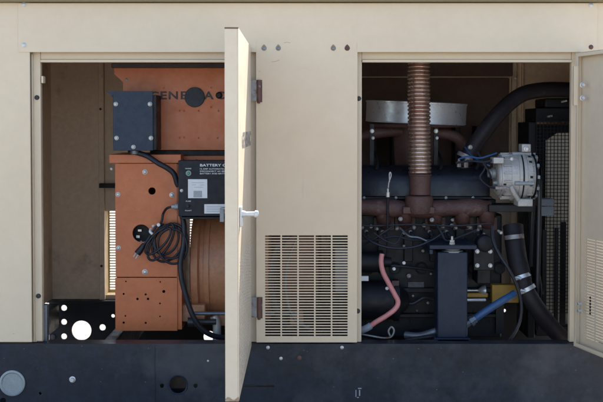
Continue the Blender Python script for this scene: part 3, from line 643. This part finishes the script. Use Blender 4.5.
# exhaust manifold: log with arched runners
dM = 74
bm = B()
tube(bm, pts((346, 208, dM), (362, 207, dM), (395, 208.5, dM), (420, 209.5, dM), (450, 208, dM), (478, 207.5, dM), (489, 209, dM+2)), U(8.6, dM), 20, rf=lambda t: 1+0.09*math.sin(t*26)+(-0.25 if t > .97 else 0))
for i, x in enumerate((351, 383, 404, 434, 462, 486)):
    tube(bm, pts((x, 209, dM), (x+0.5, 215, dM+2), (x+1, 221, dM+8), (x+1, 224, dM+19)), U(7.2, dM), 16, rf=lambda t: 1.1-0.15*t)
    box(bm, x-9, 217.5, x+11, 230, dM+12, dM+18)
obj('exhaust_manifold', bm, RUST, eng)
for x in (362, 371, 388, 397, 414, 424, 443, 452, 470, 480): bolt(x, 225.5+((x*7) % 4), dM+11.5, 2.0, eng, HINGEZ, hexa=True, h=1.0)
# vertical flex pipe with collar and flange
ex = thing('exhaust_pipe', P(418, 213, dM-6), 'rusty corrugated flexible exhaust pipe rising from the manifold in front of the round air filter', 'exhaust pipe')
bm = B(); n = 444; path = []; 
topy = 30
for i in range(n+1):
    t = i/n; y = 174+(topy-174)*t; path.append(P(420-1.8*t**0.8, y, dM-8+4*t))
nr = 37
tube(bm, path, U(11.1, dM-8), 28, smooth_path=False, rf=lambda t: 0.89+0.16*(abs(math.sin(t*math.pi*nr))**0.8)-0.0*t)
obj('corrugated_section', bm, RUSTPIPE, ex, sharp=85)
bm = B(); lathe(bm, P(420, 194.5, dM-8), (0, 0, 1), [(0, U(11.2)), (U(20), U(11.4)), (U(20.4), U(12.2)), (U(21.6), U(12.2)), (U(22), U(11))], 32); obj('pipe_collar', bm, RUST, ex)
bm = B(); lathe(bm, P(419, 214, dM-8), (0, 0, 1), [(0, U(13)), (U(3), U(14.5)), (U(17), U(15)), (U(19.5), U(14.2)), (U(20), U(11))], 32); box(bm, 403, 207, 435, 214, dM-18, dM+4); obj('outlet_flange', bm, RUST, ex, 0.003)
bolt(400.5, 219, dM-9, 2.2, ex, HINGEZ, hexa=True, h=1.2); bolt(432, 220, dM-9, 2.2, ex, HINGEZ, hexa=True, h=1.2)
# air filter: a wide, flat drum with its bracket
dA = 150
af = thing('air_filter', P(416, 165, dA), 'wide silver round air filter drum behind the corrugated exhaust pipe', 'air filter')
ca = P(415.5, 123.5, dA); Ra = U(50.5, dA)
bm = B(); hA = U(21.5, dA); ax = Vector((0.04, -0.02, 1))
lathe(bm, ca, ax, [(0, Ra*0.94), (0.002, Ra*0.985), (0.004, Ra*0.99), (hA*0.1, Ra*0.985), (hA*0.9, Ra*0.985), (hA*0.91, Ra), (hA*0.99, Ra), (hA, Ra*0.93), (hA*1.05, Ra*0.4), (hA*1.05, Ra*0.05)], 72); obj('filter_drum', bm, CHROME, af)
bm = B(); lathe(bm, ca-Vector((0, 0, 0.003)), (0, 0, -1), [(0, Ra*0.9), (0.012, Ra*0.86), (0.014, Ra*0.45), (U(44, dA), Ra*0.40)], 40); obj('filter_base', bm, RUST, af)
bm = B(); tube(bm, pts((360, 137, dA-14), (376, 133, dA-16), (398, 131, dA-14), (418, 134, dA-10), (440, 133, dA-14), (457, 138, dA-12), (464, 150, dA-6)), U(5.5, dA), 16); obj('intake_arm', bm, RUST, af)
for x in (372, 436):
    bm = B(); box(bm, x-2, 124, x+2, 167, dA-40, dA-35); obj('support_stay', bm, BLACKST, af)
    bolt(x, 131, dA-41, 2.2, af, ZINC, hexa=True, h=1.2); bolt(x+1, 138, dA-41, 1.6, af, ZINC)
# dipstick
ds = thing('dipstick', P(389, 215, 66), 'bright dipstick handle on a thin dark tube in front of the valve cover', 'dipstick')
bm = B(); tube(bm, pts((387.3, 232, 62), (387.6, 215, 62), (387.8, 198, 62)), U(1.4), 10); obj('dipstick_tube', bm, BLACKST, ds)
bm = B(); lathe(bm, P(387.9, 197, 62), (0, 0, 1), [(0, U(2.1)), (U(5), U(2.1)), (U(5.3), U(1.1)), (U(9), U(1.1))], 14); tube(bm, pts((388.2, 188, 62), (389, 182, 62), (391, 176, 62), (390.5, 172.5, 62), (389.3, 174, 62), (389.5, 182, 62)), U(0.65), 8); obj('dipstick_handle', bm, ZINC, ds)

# charging alternator --------------------------------------------------------
alt = thing('alternator', P(515, 203, 70), 'silver ribbed alternator with pulley, bolted above the manifold near the radiator', 'alternator')
ac = P(495.5, 176, 64); g = lambda n: U(n, 64)*0.93
Z0 = 25
bm = B(); lathe(bm, ac, (1, 0, 0), [(0, g(18.5)), (g(1.5), g(20.5)), (g(3.2), g(21)), (g(3.3), g(22.6)), (g(13), g(23.6)), (g(13.1), g(24.4)), (g(21), g(24.8)), (g(21.3), g(26)), (g(24.5), g(26))], 48); obj('rear_housing', bm, ALU, alt)
bm = B(); lathe(bm, ac+Vector((g(24.8), 0, 0)), (1, 0, 0), [(0, g(24.6)), (g(1.2), g(24.6))], 48); obj('stator_band', bm, BLACKST, alt)
bm = B(); lathe(bm, ac+Vector((g(26.3), 0, 0)), (1, 0, 0), [(0, g(26)), (g(3), g(26)), (g(3.2), g(25)), (g(9), g(24.6)), (g(9.2), g(23)), (g(12.5), g(22)), (g(13), g(14))], 48); obj('front_housing', bm, ALU, alt)
for k in range(18):
    a = 2*math.pi*k/18
    Mx = Matrix.Translation(ac) @ Matrix.Rotation(a, 4, 'X')
    for q0, q1, r0, r1 in ((5, 19, 21.0, 25.1), (30, 36.5, 23, 25.6)):
        bm = B(); wbox(bm, g(q0), g(q1), -g(.7), g(.7), g(r0), g(r1), Mx); obj('cooling_fin', bm, ALU, alt, 0.0008)
for a in (0.3, 1.9, 3.4, 4.9):
    c = ac+Vector((g(16), 0, 0))+Vector((0, math.cos(a), math.sin(a)))*g(25.5)
    bm = B(); lathe(bm, c, (1, 0, 0), [(0, g(2.2)), (g(20), g(2.2))], 12); obj('through_bolt', bm, ZINCP, alt)
bm = B(); lathe(bm, ac-Vector((g(8.5), 0, -g(3))), (1, 0, 0), [(0, g(2)), (g(.2), g(4.4)), (g(4), g(4.6)), (g(4.5), g(6)), (g(8), g(6.2))], 20)
lathe(bm, ac+Vector((-g(4), -g(8), -g(7))), (1, 0, 0), [(0, g(1.2)), (g(2), g(2.4)), (g(5), g(2.4))], 12); obj('rear_terminal', bm, ZINCP, alt)
bm = B(); lathe(bm, ac+Vector((g(39.5), 0, 0)), (1, 0, 0), [(0, g(22)), (g(.8), g(24)), (g(1.6), g(22)), (g(3), g(10)), (g(3.2), g(16)), (g(4), g(16)), (g(5.2), g(12)), (g(6.4), g(16)), (g(7), g(16)), (g(7.2), g(5)), (g(9), g(4))], 36)
obj('pulley', bm, BLACKST, alt)
for k in range(12):
    a = 2*math.pi*k/12; Mx = Matrix.Translation(ac) @ Matrix.Rotation(a, 4, 'X')
    bm = B(); wbox(bm, g(40), g(42.5), -g(1.8), g(1.8), g(19), g(25), Mx); obj('fan_blade', bm, ZINCP, alt, 0.0006)
bm = B(); box(bm, 518, 199, 533, 206.5, 42, 66); obj('mounting_lug', bm, ALU, alt, 0.003); bm = B(); box(bm, 522, 144, 531, 152, 52, 70); obj('mounting_lug', bm, ALU, alt, 0.003)
bolt(526.5, 149, 51.5, 2.6, alt, ZINC, hexa=True, h=1); bolt(512, 159, 40, 1.8, alt, ZINC)
bm = B(); box(bm, 489, 205, 534, 212, 60, 92); obj('mounting_bracket', bm, BLACKST, alt, 0.002)
for k in range(18):     # black blocks painting in the dark of vent openings between fins
    a = 2*math.pi*(k+0.5)/18
    if k % 3 == 0: continue
    Mx = Matrix.Translation(ac) @ Matrix.Rotation(a, 4, 'X')
    bm = B(); wbox(bm, g(32), g(35), -g(1.3), g(1.3), g(20), g(24.9), Mx); obj('vent_dark_block', bm, HOLE, alt)
    if k % 2: bm = B(); wbox(bm, g(4.5), g(7.5), -g(1.0), g(1.0), g(20), g(23.2), Mx); obj('vent_dark_block', bm, HOLE, alt)
bm = B(); box(bm, 493.5, 157.5, 504, 163.5, 41, 60); obj('terminal_block', bm, ALU, alt, 0.002)
bm = B(); box(bm, 495.5, 186.5, 507, 189.5, 41.5, 60); obj('terminal_strip', bm, HINGEZ, alt, 0.001)
bm = B(); tube(bm, pts((518.5, 200, 44), (514, 193, 41), (511, 186, 40)), U(2.4, 42), 10); obj('lug_arm', bm, ALU, alt)
# drive belt
bm = B(); c0 = ac+Vector((g(45), 0, 0)); tube(bm, [c0+Vector((0, -g(12), 0)), c0+Vector((0, -g(10), -g(60))), c0+Vector((0, -g(4), -g(130)))], g(2.4), 8, smooth_path=False); tube(bm, [c0+Vector((0, g(12), 0)), c0+Vector((0, g(26), -g(60))), c0+Vector((0, g(36), -g(130)))], g(2.4), 8, smooth_path=False)
tag(obj('drive_belt', bm, RUBBER), 'black drive belt running down from the alternator pulley', 'belt')
# heavy crank pulley
bm = B(); lathe(bm, Vector((c0.x-g(3), ac.y+g(16), c0.z-g(124))), (1, 0, 0), [(0, g(20)), (g(2), g(24)), (g(4), g(19)), (g(6), g(24)), (g(8), g(20)), (g(9), g(7)), (g(14), g(6))], 36); obj('crank_pulley', bm, BLACKST, eng)
# upper radiator hose ----------------------------------------------------------
uh = thing('radiator_hose', P(468, 166, 100), 'thick dark upper radiator hose rising diagonally from the engine towards the radiator', 'hose')
bm = B(); tube(bm, pts((464, 165, 110), (471, 151, 108), (482.5, 134, 108), (496, 116.5, 112), (509.5, 103, 118), (523, 94, 122), (538, 90.5, 126), (556, 89.5, 130), (590, 91, 136)), U(7.9, 110), 22, n=12); obj('hose_body', bm, HOSE, uh)
bm = B(); tube(bm, pts((464.9, 158.5, 109), (466.8, 154.8, 109)), U(9.3, 110), 24, n=2); obj('hose_clamp', bm, HINGEZ, uh)
bm = B(); lathe(bm, P(469, 147.5, 84), (0.5, -1, 0.2), [(0, U(2)), (0.01, U(2.6)), (0.014, U(1.8))], 8, smooth=False); obj('clamp_screw', bm, ZINC, uh)
bm = B(); lathe(bm, P(462.5, 170, 108), (0, 0, 1), [(-0.01, U(10)), (0, U(12)), (U(4), U(12)), (U(5), U(9)), (U(9), U(8.6))], 24); obj('thermostat_housing', bm, BLACKST, uh)
# wiring at the alternator
w = []
wires = [
 ([(459, 159, 60), (468, 156.5, 56), (480, 158, 52), (491, 155, 52), (497, 153, 52)], 0.9, BLUEH, 'blue wire looping to the top of the alternator'),
 ([(456, 163, 62), (470, 161, 56), (484, 162, 52), (492, 160, 50)], 1.1, CORD, 'black wire bundle entering the left end of the alternator'),
 ([(478, 152, 60), (484, 164, 52), (489, 172, 50), (491, 178, 52)], 1.0, CORD, 'black wire curling down to the alternator terminal'),
 ([(362, 238, 58), (376, 240, 56), (395, 236.5, 54), (412, 240, 54), (436, 240, 54)], 1.1, CORD, 'black wire running level just below the manifold bolts'),
 ([(362, 234, 58), (374, 243, 52), (392, 248, 50), (414, 247, 50), (432, 240, 50), (444, 232, 54)], 1.3, CORD, 'black wire sagging in a long shallow curve above the starter'),
 ([(436, 224, 58), (441, 232, 52), (447, 241, 50), (462, 236, 50), (476, 230, 54)], 1.2, CORD, 'black wire crossing above the blue black support post'),
 ([(362, 245, 60), (372, 240, 54), (384, 232, 52), (393, 226, 56)], 1.1, CORD, 'short black wire rising left of the pink hose'),
 ([(400, 228, 58), (409, 236, 50), (420, 238, 50), (436, 246, 52)], 1.0, BLUETUBE, 'thin grey wire dipping between the manifold and the post'),
 ([(402, 233, 54), (396, 243, 50), (386, 241, 50), (374, 233, 52)], 0.8, CORD, 'fine black wire hooked beneath the left manifold arches'),
 ([(488, 160, 56), (484, 170, 50), (480, 178, 50), (488, 186, 50), (495, 188, 46)], 0.9, CORD, 'fine black wire bowing in front of the valve cover end to the alternator'),
 ([(465, 147, 86), (472, 156, 70), (482, 162, 56), (490, 166, 52)], 0.8, BLUEH, 'dark blue wire running from the hose clamp to the alternator'),
]
for p, r, m, lab in wires:
    bm = B(); tube(bm, pts(*p), U(r, 50), 8); tag(obj('wire', bm, m), lab, 'wire')
# little fittings behind the wires
for i, (x, y) in enumerate(((377, 229), (452.5, 220), (468, 226), (456, 228), (404, 233))): bolt(x, y, 78, 1.6, eng, HINGEZ, hexa=True, h=1.6)
for (x, y) in ((459, 163), (466, 163.5)):
    bm = B(); lathe(bm, P(x, y+4, 82), (0, 0, 1), [(0, U(2.4)), (U(6), U(2.4)), (U(6.5), U(1.6)), (U(9), U(1.2))], 6, smooth=False); obj('sender', bm, HINGEZ, eng)

for i, x in enumerate((366, 382, 410, 429, 446, 475)):    # spark plugs with boots and leads
    bm = B(); c = P(x, 231, 80); lathe(bm, c, (0.1, -1, -0.25), [(0, U(2.0)), (0.012, U(2.0)), (0.013, U(1.4)), (0.030, U(1.3))], 10); obj('spark_plug', bm, HINGEZ, eng)
    bm = B(); lathe(bm, c+Vector((0.0025, -0.026, -0.006)), (0.1, -1, -0.25), [(0, U(2.1)), (0.022, U(1.9)), (0.026, U(1.1))], 12); obj('plug_boot', bm, RUBBER, eng)
random.seed(11)
for k in range(26):
    x = 350+k*5.6; y = (322 if k % 2 else 311)+random.uniform(-.6, .6)
    bolt(x, y, dE-8.2 if k % 2 else dE, 1.25, eng, BLACKST if k % 4 else RUSTHINGE, hexa=True, h=0.8)
for (x, y, rr_) in ((371, 263, 1.2), (423, 251, 1.5), (431, 274, 1.1), (404, 246, 1.3), (478, 230, 1.5), (484, 234, 1.3), (413, 296, 1.2), (428, 303, 1.4), (409, 276, 2.2)):
    bolt(x, y, dE-7.3, rr_, eng, HINGEZ, hexa=True, h=1)
bm = B(); box(bm, 408, 282, 424, 289, dE-2, dE); obj('data_plate', bm, mat('dull_tag', (0.11, 0.11, 0.12), 0.5, bump=0.2, fine=0.5), eng)
for p, r_ in (([(345, 224, 70), (372, 226, 68), (410, 224.5, 68), (452, 226, 68), (492, 223, 72)], 0.9), ([(400, 300, 80), (412, 304, 78), (424, 298, 78), (434, 300, 80)], 1.6), ([(352, 268, 84), (392, 266, 82), (430, 270, 84), (470, 276, 84)], 1.3), ([(346, 200.5, 78), (400, 202, 78), (450, 200.5, 78), (494, 203, 80)], 0.8)):
    bm = B(); tube(bm, pts(*p), U(r_, 75), 8); obj('fuel_line', bm, RUBBER, eng)
for x in (358, 376, 440, 458, 476):
    bm = B(); tube(bm, pts((x, 170, 92), (x+2, 164, 96), (x+1, 158, 104), (x-2, 152, 118)), U(1.6, 95), 8); obj('breather_pipe', bm, BLACKST, eng)
# starter motor + solenoid + filter
st = thing('starter_motor', P(378, 310, 70), 'black cylindrical starter motor low at the left of the engine', 'starter motor')
bm = B(); c = P(346, 300, 74); lathe(bm, c, (1, 0, 0), [(0, U(18)), (U(2), U(21)), (U(50), U(21)), (U(51), U(22.5)), (U(56), U(22.5)), (U(58), U(16)), (U(66), U(9)), (U(68), U(4))], 36); obj('motor_body', bm, BLACKST, st)
bm = B(); c = P(350, 262, 68); lathe(bm, c, (1, 0, 0), [(0, U(8)), (U(1), U(11)), (U(30), U(11)), (U(31), U(12.5)), (U(35), U(12.5)), (U(36), U(6)), (U(44), U(5))], 28); obj('solenoid', bm, BLACKST, st)
bm = B(); box(bm, 359, 276.3, 368.5, 281, 52, 56); obj('white_tag', bm, WHITEP, st, 0.0006)
for q in ((394, 269), (387, 288.5), (404, 263)): bolt(*q, 58, 1.7, st, ZINC, hexa=True, h=1)
bm = B(); box(bm, 392, 281, 399, 287, 60, 66); obj('small_bracket', bm, RUST, st)
# pink hose
ph = thing('pink_hose', P(370, 330, 40), 'faded pink rubber hose bending down to a white connector by the rail', 'hose')
bm = B(); tube(bm, pts((382, 254, 44), (381, 262, 42), (383, 272, 40), (388.5, 283, 38), (394.5, 294, 36), (398, 302, 35), (395, 309, 34), (386, 316, 33), (376, 322, 33), (369, 327, 34)), U(2.55, 40), 14); obj('hose_body', bm, PINK, ph)
bm = B(); tube(bm, pts((371, 325.5, 34), (366, 328.5, 34), (362, 330, 36)), U(3.6, 36), 12, n=3); obj('hose_connector', bm, mat('grey_connector', (0.28, 0.32, 0.38), 0.5), ph)
for p, r, m, nm, lab, cat in (
  ([(360, 334, 36), (371, 336, 34), (383, 338, 34), (391, 337, 34), (394, 331, 34), (391.5, 327, 34), (388.5, 331, 34), (390, 336, 34)], 1.0, HINGEZ, 'wire', 'pale wire ending in a small loop beside the pink hose', 'wire'),
  ([(356, 336, 44), (372, 341, 40), (395, 343, 40), (414, 339, 40), (437, 336, 42)], 2.2, HOSE, 'pipe', 'dark pipe lying along the rail below the pink hose', 'pipe'),
  ([(405, 335, 56), (420, 336, 50), (437, 331, 46), (446, 330, 60)], 3.8, BLUETUBE, 'pipe', 'grey steel pipe entering behind the support post at rail height', 'pipe')):
    bm = B(); tube(bm, pts(*p), U(r, 40), 12); tag(obj(nm, bm, m), lab, cat)

# support post ---------------------------------------------------------------
dP = 28
sp = thing('support_post', P(452, 344, dP+14), 'blue black square steel post with bolted top plate, standing in the right doorway', 'post')
bm = B(); wbox(bm, X(437.3, dP, 300), X(467.6, dP, 300), dP*S, (dP+28)*S, RT+0.0002, Z(252, dP)); obj('post_tube', bm, NAVYPOST, sp, 0.005, 3)
bm = B(); wbox(bm, X(434, dP, 300), X(470, dP, 300), (dP-4)*S, (dP+34)*S, RT-0.012, RT+0.003); wbox(bm, X(437, dP), X(468, dP), 0.05, (dP+50)*S, RT-0.012, RT-0.0005); obj('post_foot', bm, NAVYPOST, sp, 0.001)
bm = B(); lathe(bm, P(452.5, 251.8, dP+10), (0, 0, 1), [(0, U(11)), (U(1.6), U(11)), (U(2), U(8)), (U(3.4), U(8))], 28); obj('rubber_mount', bm, mat('mount_steel', (0.25, 0.26, 0.27), 0.5), sp)
bm = B(); box(bm, 429.5, 245.2, 477, 249.4, dP-3, dP+70); box(bm, 429.5, 249.6, 433, 254.5, dP-3, dP+60); obj('mount_plate', bm, NAVYPOST, sp, 0.002)
bm = B(); lathe(bm, P(452, 245, dP+4), (0, 0, 1), [(0, U(3)), (U(2.6), U(3)), (U(2.7), U(2)), (U(3), U(2.6)), (U(5), U(2.6)), (U(5.1), U(1.2)), (U(9), U(1.1))], 6, smooth=False); obj('mount_bolt', bm, ZINC, sp)
# four bolt cover
bm = B(); box(bm, 473.5, 247, 494.5, 270.5, 52, 60); lathe(bm, P(484, 243, 60), (0, -1, 0), [(-0.02, U(9)), (0.03, U(9)), (0.036, U(6))], 24); fc = thing('water_pump_cover', P(484, 271, 60), 'small black square cover held by four bright bolts right of the post', 'cover')
obj('cover_plate', bm, BLACKST, fc, 0.003)
for q in ((477.3, 251.5), (490.3, 251.5), (477.3, 265.6), (490.3, 265.6)): bolt(*q, 51.5, 2.2, fc, ZINC, hexa=True, h=0.9)
bm = B(); box(bm, 477, 255, 491, 284, 60.5, 92); obj('pump_body', bm, BLACKST, fc, 0.004)

# lower radiator hose with clamps ---------------------------------------------
lh = thing('lower_radiator_hose', P(540, 340, 50), 'thick black lower radiator hose with two bright clamps, sweeping down to the right', 'hose')
lp = pts((513, 226, 76), (514.5, 240, 70), (517.5, 260, 62), (521.5, 276, 56), (526, 290, 52), (534, 304, 50), (544, 318, 52), (557, 333, 60), (574, 348, 74))
bm = B(); tube(bm, lp[:4]+[lp[3]+Vector((0.006, 0, -0.02))], U(9.6, 60), 24, n=8, rf=lambda t: 1.08-0.12*t); obj('hose_upper', bm, HOSE, lh)
bm = B(); tube(bm, lp[3:], U(8.6, 55), 24, n=10); obj('hose_lower', bm, HOSE, lh)
for (a, b) in (((520.6, 275.5, 56), (521.9, 279, 55)), ((525.0, 287.5, 52.8), (526.8, 291, 52.2))):
    bm = B(); tube(bm, pts(a, b), U(10.0, 55), 28, n=2); obj('hose_clamp', bm, CLAMP, lh)
bm = B(); lathe(bm, P(514, 237, 68), (-0.1, 0.15, 1), [(-0.008, U(10.6)), (0.008, U(10.6))], 24); obj('hose_clamp', bm, HINGEZ, lh)
for q in ((516.5, 277.6, 44), (520.5, 290.2, 41)):
    bm = B(); lathe(bm, P(*q), (1, -0.2, -0.2), [(0, U(1.6)), (U(5), U(1.6))], 8, smooth=False); obj('clamp_screw', bm, CLAMP, lh)
bm = B(); lathe(bm, P(498, 230.5, 60), (0.6, -1, -0.5), [(0, U(1.2)), (0.02, U(2.0)), (0.024, U(1.0))], 8, smooth=False); obj('drain_tap', bm, ZINC, lh)
# blue hose with fitting
bh = thing('blue_hose', P(480, 325, 44), 'bright blue hose running diagonally from a steel fitting to the big black hose', 'hose')
bm = B(); tube(bm, pts((474, 319.5, 42), (486, 311, 41), (500, 302, 42), (508, 297.5, 44), (514.5, 293.5, 48)), U(3.7, 42), 16); obj('hose_body', bm, BLUEH, bh)
bm = B(); lathe(bm, P(475.5, 318.5, 42), P(466, 325, 42)-P(475.5, 318.5, 42), [(0, U(4.6)), (U(3), U(4.6)), (U(3.2), U(5.6)), (U(6.5), U(5.6)), (U(6.8), U(3.6)), (U(12), U(3.6))], 8, smooth=False); obj('hose_fitting', bm, BLUETUBE, bh)
# yellow bracket
yb = thing('yellow_bracket', P(488, 303, 90), 'yellow painted bracket with bright steel rod behind the blue hose', 'bracket')
bm = B(); box(bm, 492, 285, 519, 303, 78, 92); box(bm, 466, 293.2, 488, 297.5, 78, 84); obj('bracket_plate', bm, YELLOW, yb, 0.003)
bm = B(); lathe(bm, P(464, 300, 76), (1, 0, 0), [(0, U(2)), (U(23), U(2)), (U(24), U(1))], 14); lathe(bm, P(464, 290.5, 82), (1, 0.0, 0.0), [(0, U(1.4)), (U(15), U(1.4)), (U(20), U(5.5)), (U(23), U(6)), (U(24), U(2))], 14); obj('steel_rod', bm, CLAMP, yb)
bm = B(); box(bm, 496, 303.2, 504, 334, 82, 88); obj('bracket_leg', bm, BLACKST, yb)
# looping thin cable
bm = B(); tube(bm, pts((492, 226, 40), (493, 240, 34), (499, 254, 30), (508, 268, 27), (516, 284, 26), (521, 302, 26), (520.5, 318, 26), (515, 332, 26), (507, 342, 28), (500, 345.0, 30)), U(1.6, 30), 10); tag(obj('cable', bm, CORD), 'thin black cable looping in front of the hose clamps down to the rail', 'cable')

# radiator with guard mesh --------------------------------------------------------
ra = thing('radiator', P(560, 343, 120), 'black framed radiator behind a square wire guard at the right of the engine bay', 'radiator')
dRa = 150
bm = B()
fxr0, fxr1 = X(528, dRa), X(628, dRa)
box(bm, 536, 108, 622, 122, dRa, dRa+60); box(bm, 528, 122, 535.5, 338, dRa, dRa+60)
box(bm, 536, 326, 622, 336, dRa, dRa+60); box(bm, 560, 222, 566, 325, dRa-2, dRa)
obj('radiator_frame', bm, BLACKST, ra, 0.003)
bm = B(); wbox(bm, X(540, dRa), X(620, dRa), (dRa+38)*S, (dRa+42)*S, RT+0.01, Z(124, dRa)); obj('radiator_core', bm, BLACKST, ra)
# pale panel with clipped upper corners seen through the mesh
zt_, zb_ = Z(133, dRa+12), Z(334, dRa+12); xa, xb = X(546, dRa+12, 150), X(604, dRa+12, 150)
obj('core_panel', plate([(xa, zb_), (xb, zb_), (xb, zt_-0.03), (xb-0.03, zt_), (xa+0.045, zt_), (xa, zt_-0.03)], [], (dRa+12)*S, (dRa+14)*S), RADIM, ra)
bm = B(); wy = (dRa-8)*S
a0, a1, b0, b1 = X(536, dRa-8), X(600, dRa-8), RT+0.02, Z(116, dRa-8)
nx = 18; wr = 0.0013
step = (a1-a0)/nx
for i in range(nx+1): x = a0+i*step; wbox(bm, x-wr, x+wr, wy-wr, wy+wr, b0, b1)
k = 0; z = b0
while z < b1:
    wbox(bm, a0, a1, wy-3*wr-0.0001, wy-wr-0.0001, z-wr, z+wr); z += step*1.0
obj('wire_guard', bm, BLACKST, ra)
bm = B(); box(bm, 538, 199, 554, 206, 96, 118); box(bm, 539, 206.5, 554, 216, 96, 100); obj('fan_hub_plate', bm, mat('pale_blue_grey', (0.22, 0.25, 0.30), 0.45), ra, 0.002)
for k in (0, 1, 3):
    bm = B(); box(bm, 536+k*6.3, 222+((k*17) % 9), 539.5+k*6.3, 330, 100+k*6, 104+k*6); obj('fan_shroud_strut', bm, BLACKST, ra, 0.001)
for (x0_, y0_) in ((549.5, 116.3), (564, 101.2)):
    bm = B(); tube(bm, pts((x0_-2.8, y0_+0.6, dRa-4), (x0_+2.8, y0_-0.6, dRa-4)), U(1.0, dRa), 8, n=2); obj('mesh_clip', bm, ZINC, ra)
bm = B(); box(bm, 545, 98, 620, 107.5, dRa-2, dRa+50); obj('top_tank', bm, BLACKST, ra, 0.006)

for o_ in C.objects:
    if o_.parent is None and o_.get('category') in ('wire', 'cable', 'hose', 'pipe'):
        o_['group'] = {'wire': 'thin wires around the engine and grille', 'cable': 'black cables in the two bays', 'hose': 'hoses in the engine bay', 'pipe': 'pipes lying along the rail'}[o_['category']]
# ================================================================= LIGHT, SKY, CAMERA
w = bpy.data.worlds.new('World'); scn.world = w; w.use_nodes = True
nt = w.node_tree; bg = nt.nodes['Background']; sky = nt.nodes.new('ShaderNodeTexSky')
sky.sky_type = 'NISHITA'; sky.sun_disc = False
sd = Vector((0.55, 1.0, 1.32)).normalized()      # towards the sun: behind the enclosure, to the right
el = math.asin(sd.z); az = math.atan2(sd.x, sd.y)
sky.sun_elevation = el; sky.sun_rotation = az
sky.air_density = 1.0; sky.dust_density = 1.5; sky.ozone_density = 1.0
nt.links.new(sky.outputs[0], bg.inputs[0]); bg.inputs[1].default_value = 0.13
sl = bpy.data.lights.new('sun', 'SUN'); sl.energy = 4.0; sl.angle = math.radians(0.5); sl.color = (1, 0.95, 0.88)
so = bpy.data.objects.new('sun', sl); C.objects.link(so); so.rotation_euler = sd.to_track_quat('Z', 'Y').to_euler(); so.location = sd*20
cam = bpy.data.cameras.new('camera'); co = bpy.data.objects.new('camera', cam); C.objects.link(co)
co.location = (0, -D*S, 0); co.rotation_euler = (math.pi/2-TILT, 0, 0)
cam.sensor_width = 36; cam.lens = 36*D/603; cam.shift_y = -(201-CY)/603; cam.clip_end = 500; cam.dof.use_dof = True; cam.dof.focus_distance = 3.5; cam.dof.aperture_fstop = 7.1; cam.clip_start = 0.05
scn.camera = co
scn.view_settings.view_transform = 'Standard'; scn.view_settings.look = 'None'; scn.view_settings.exposure = 1.66; scn.view_settings.gamma = 1
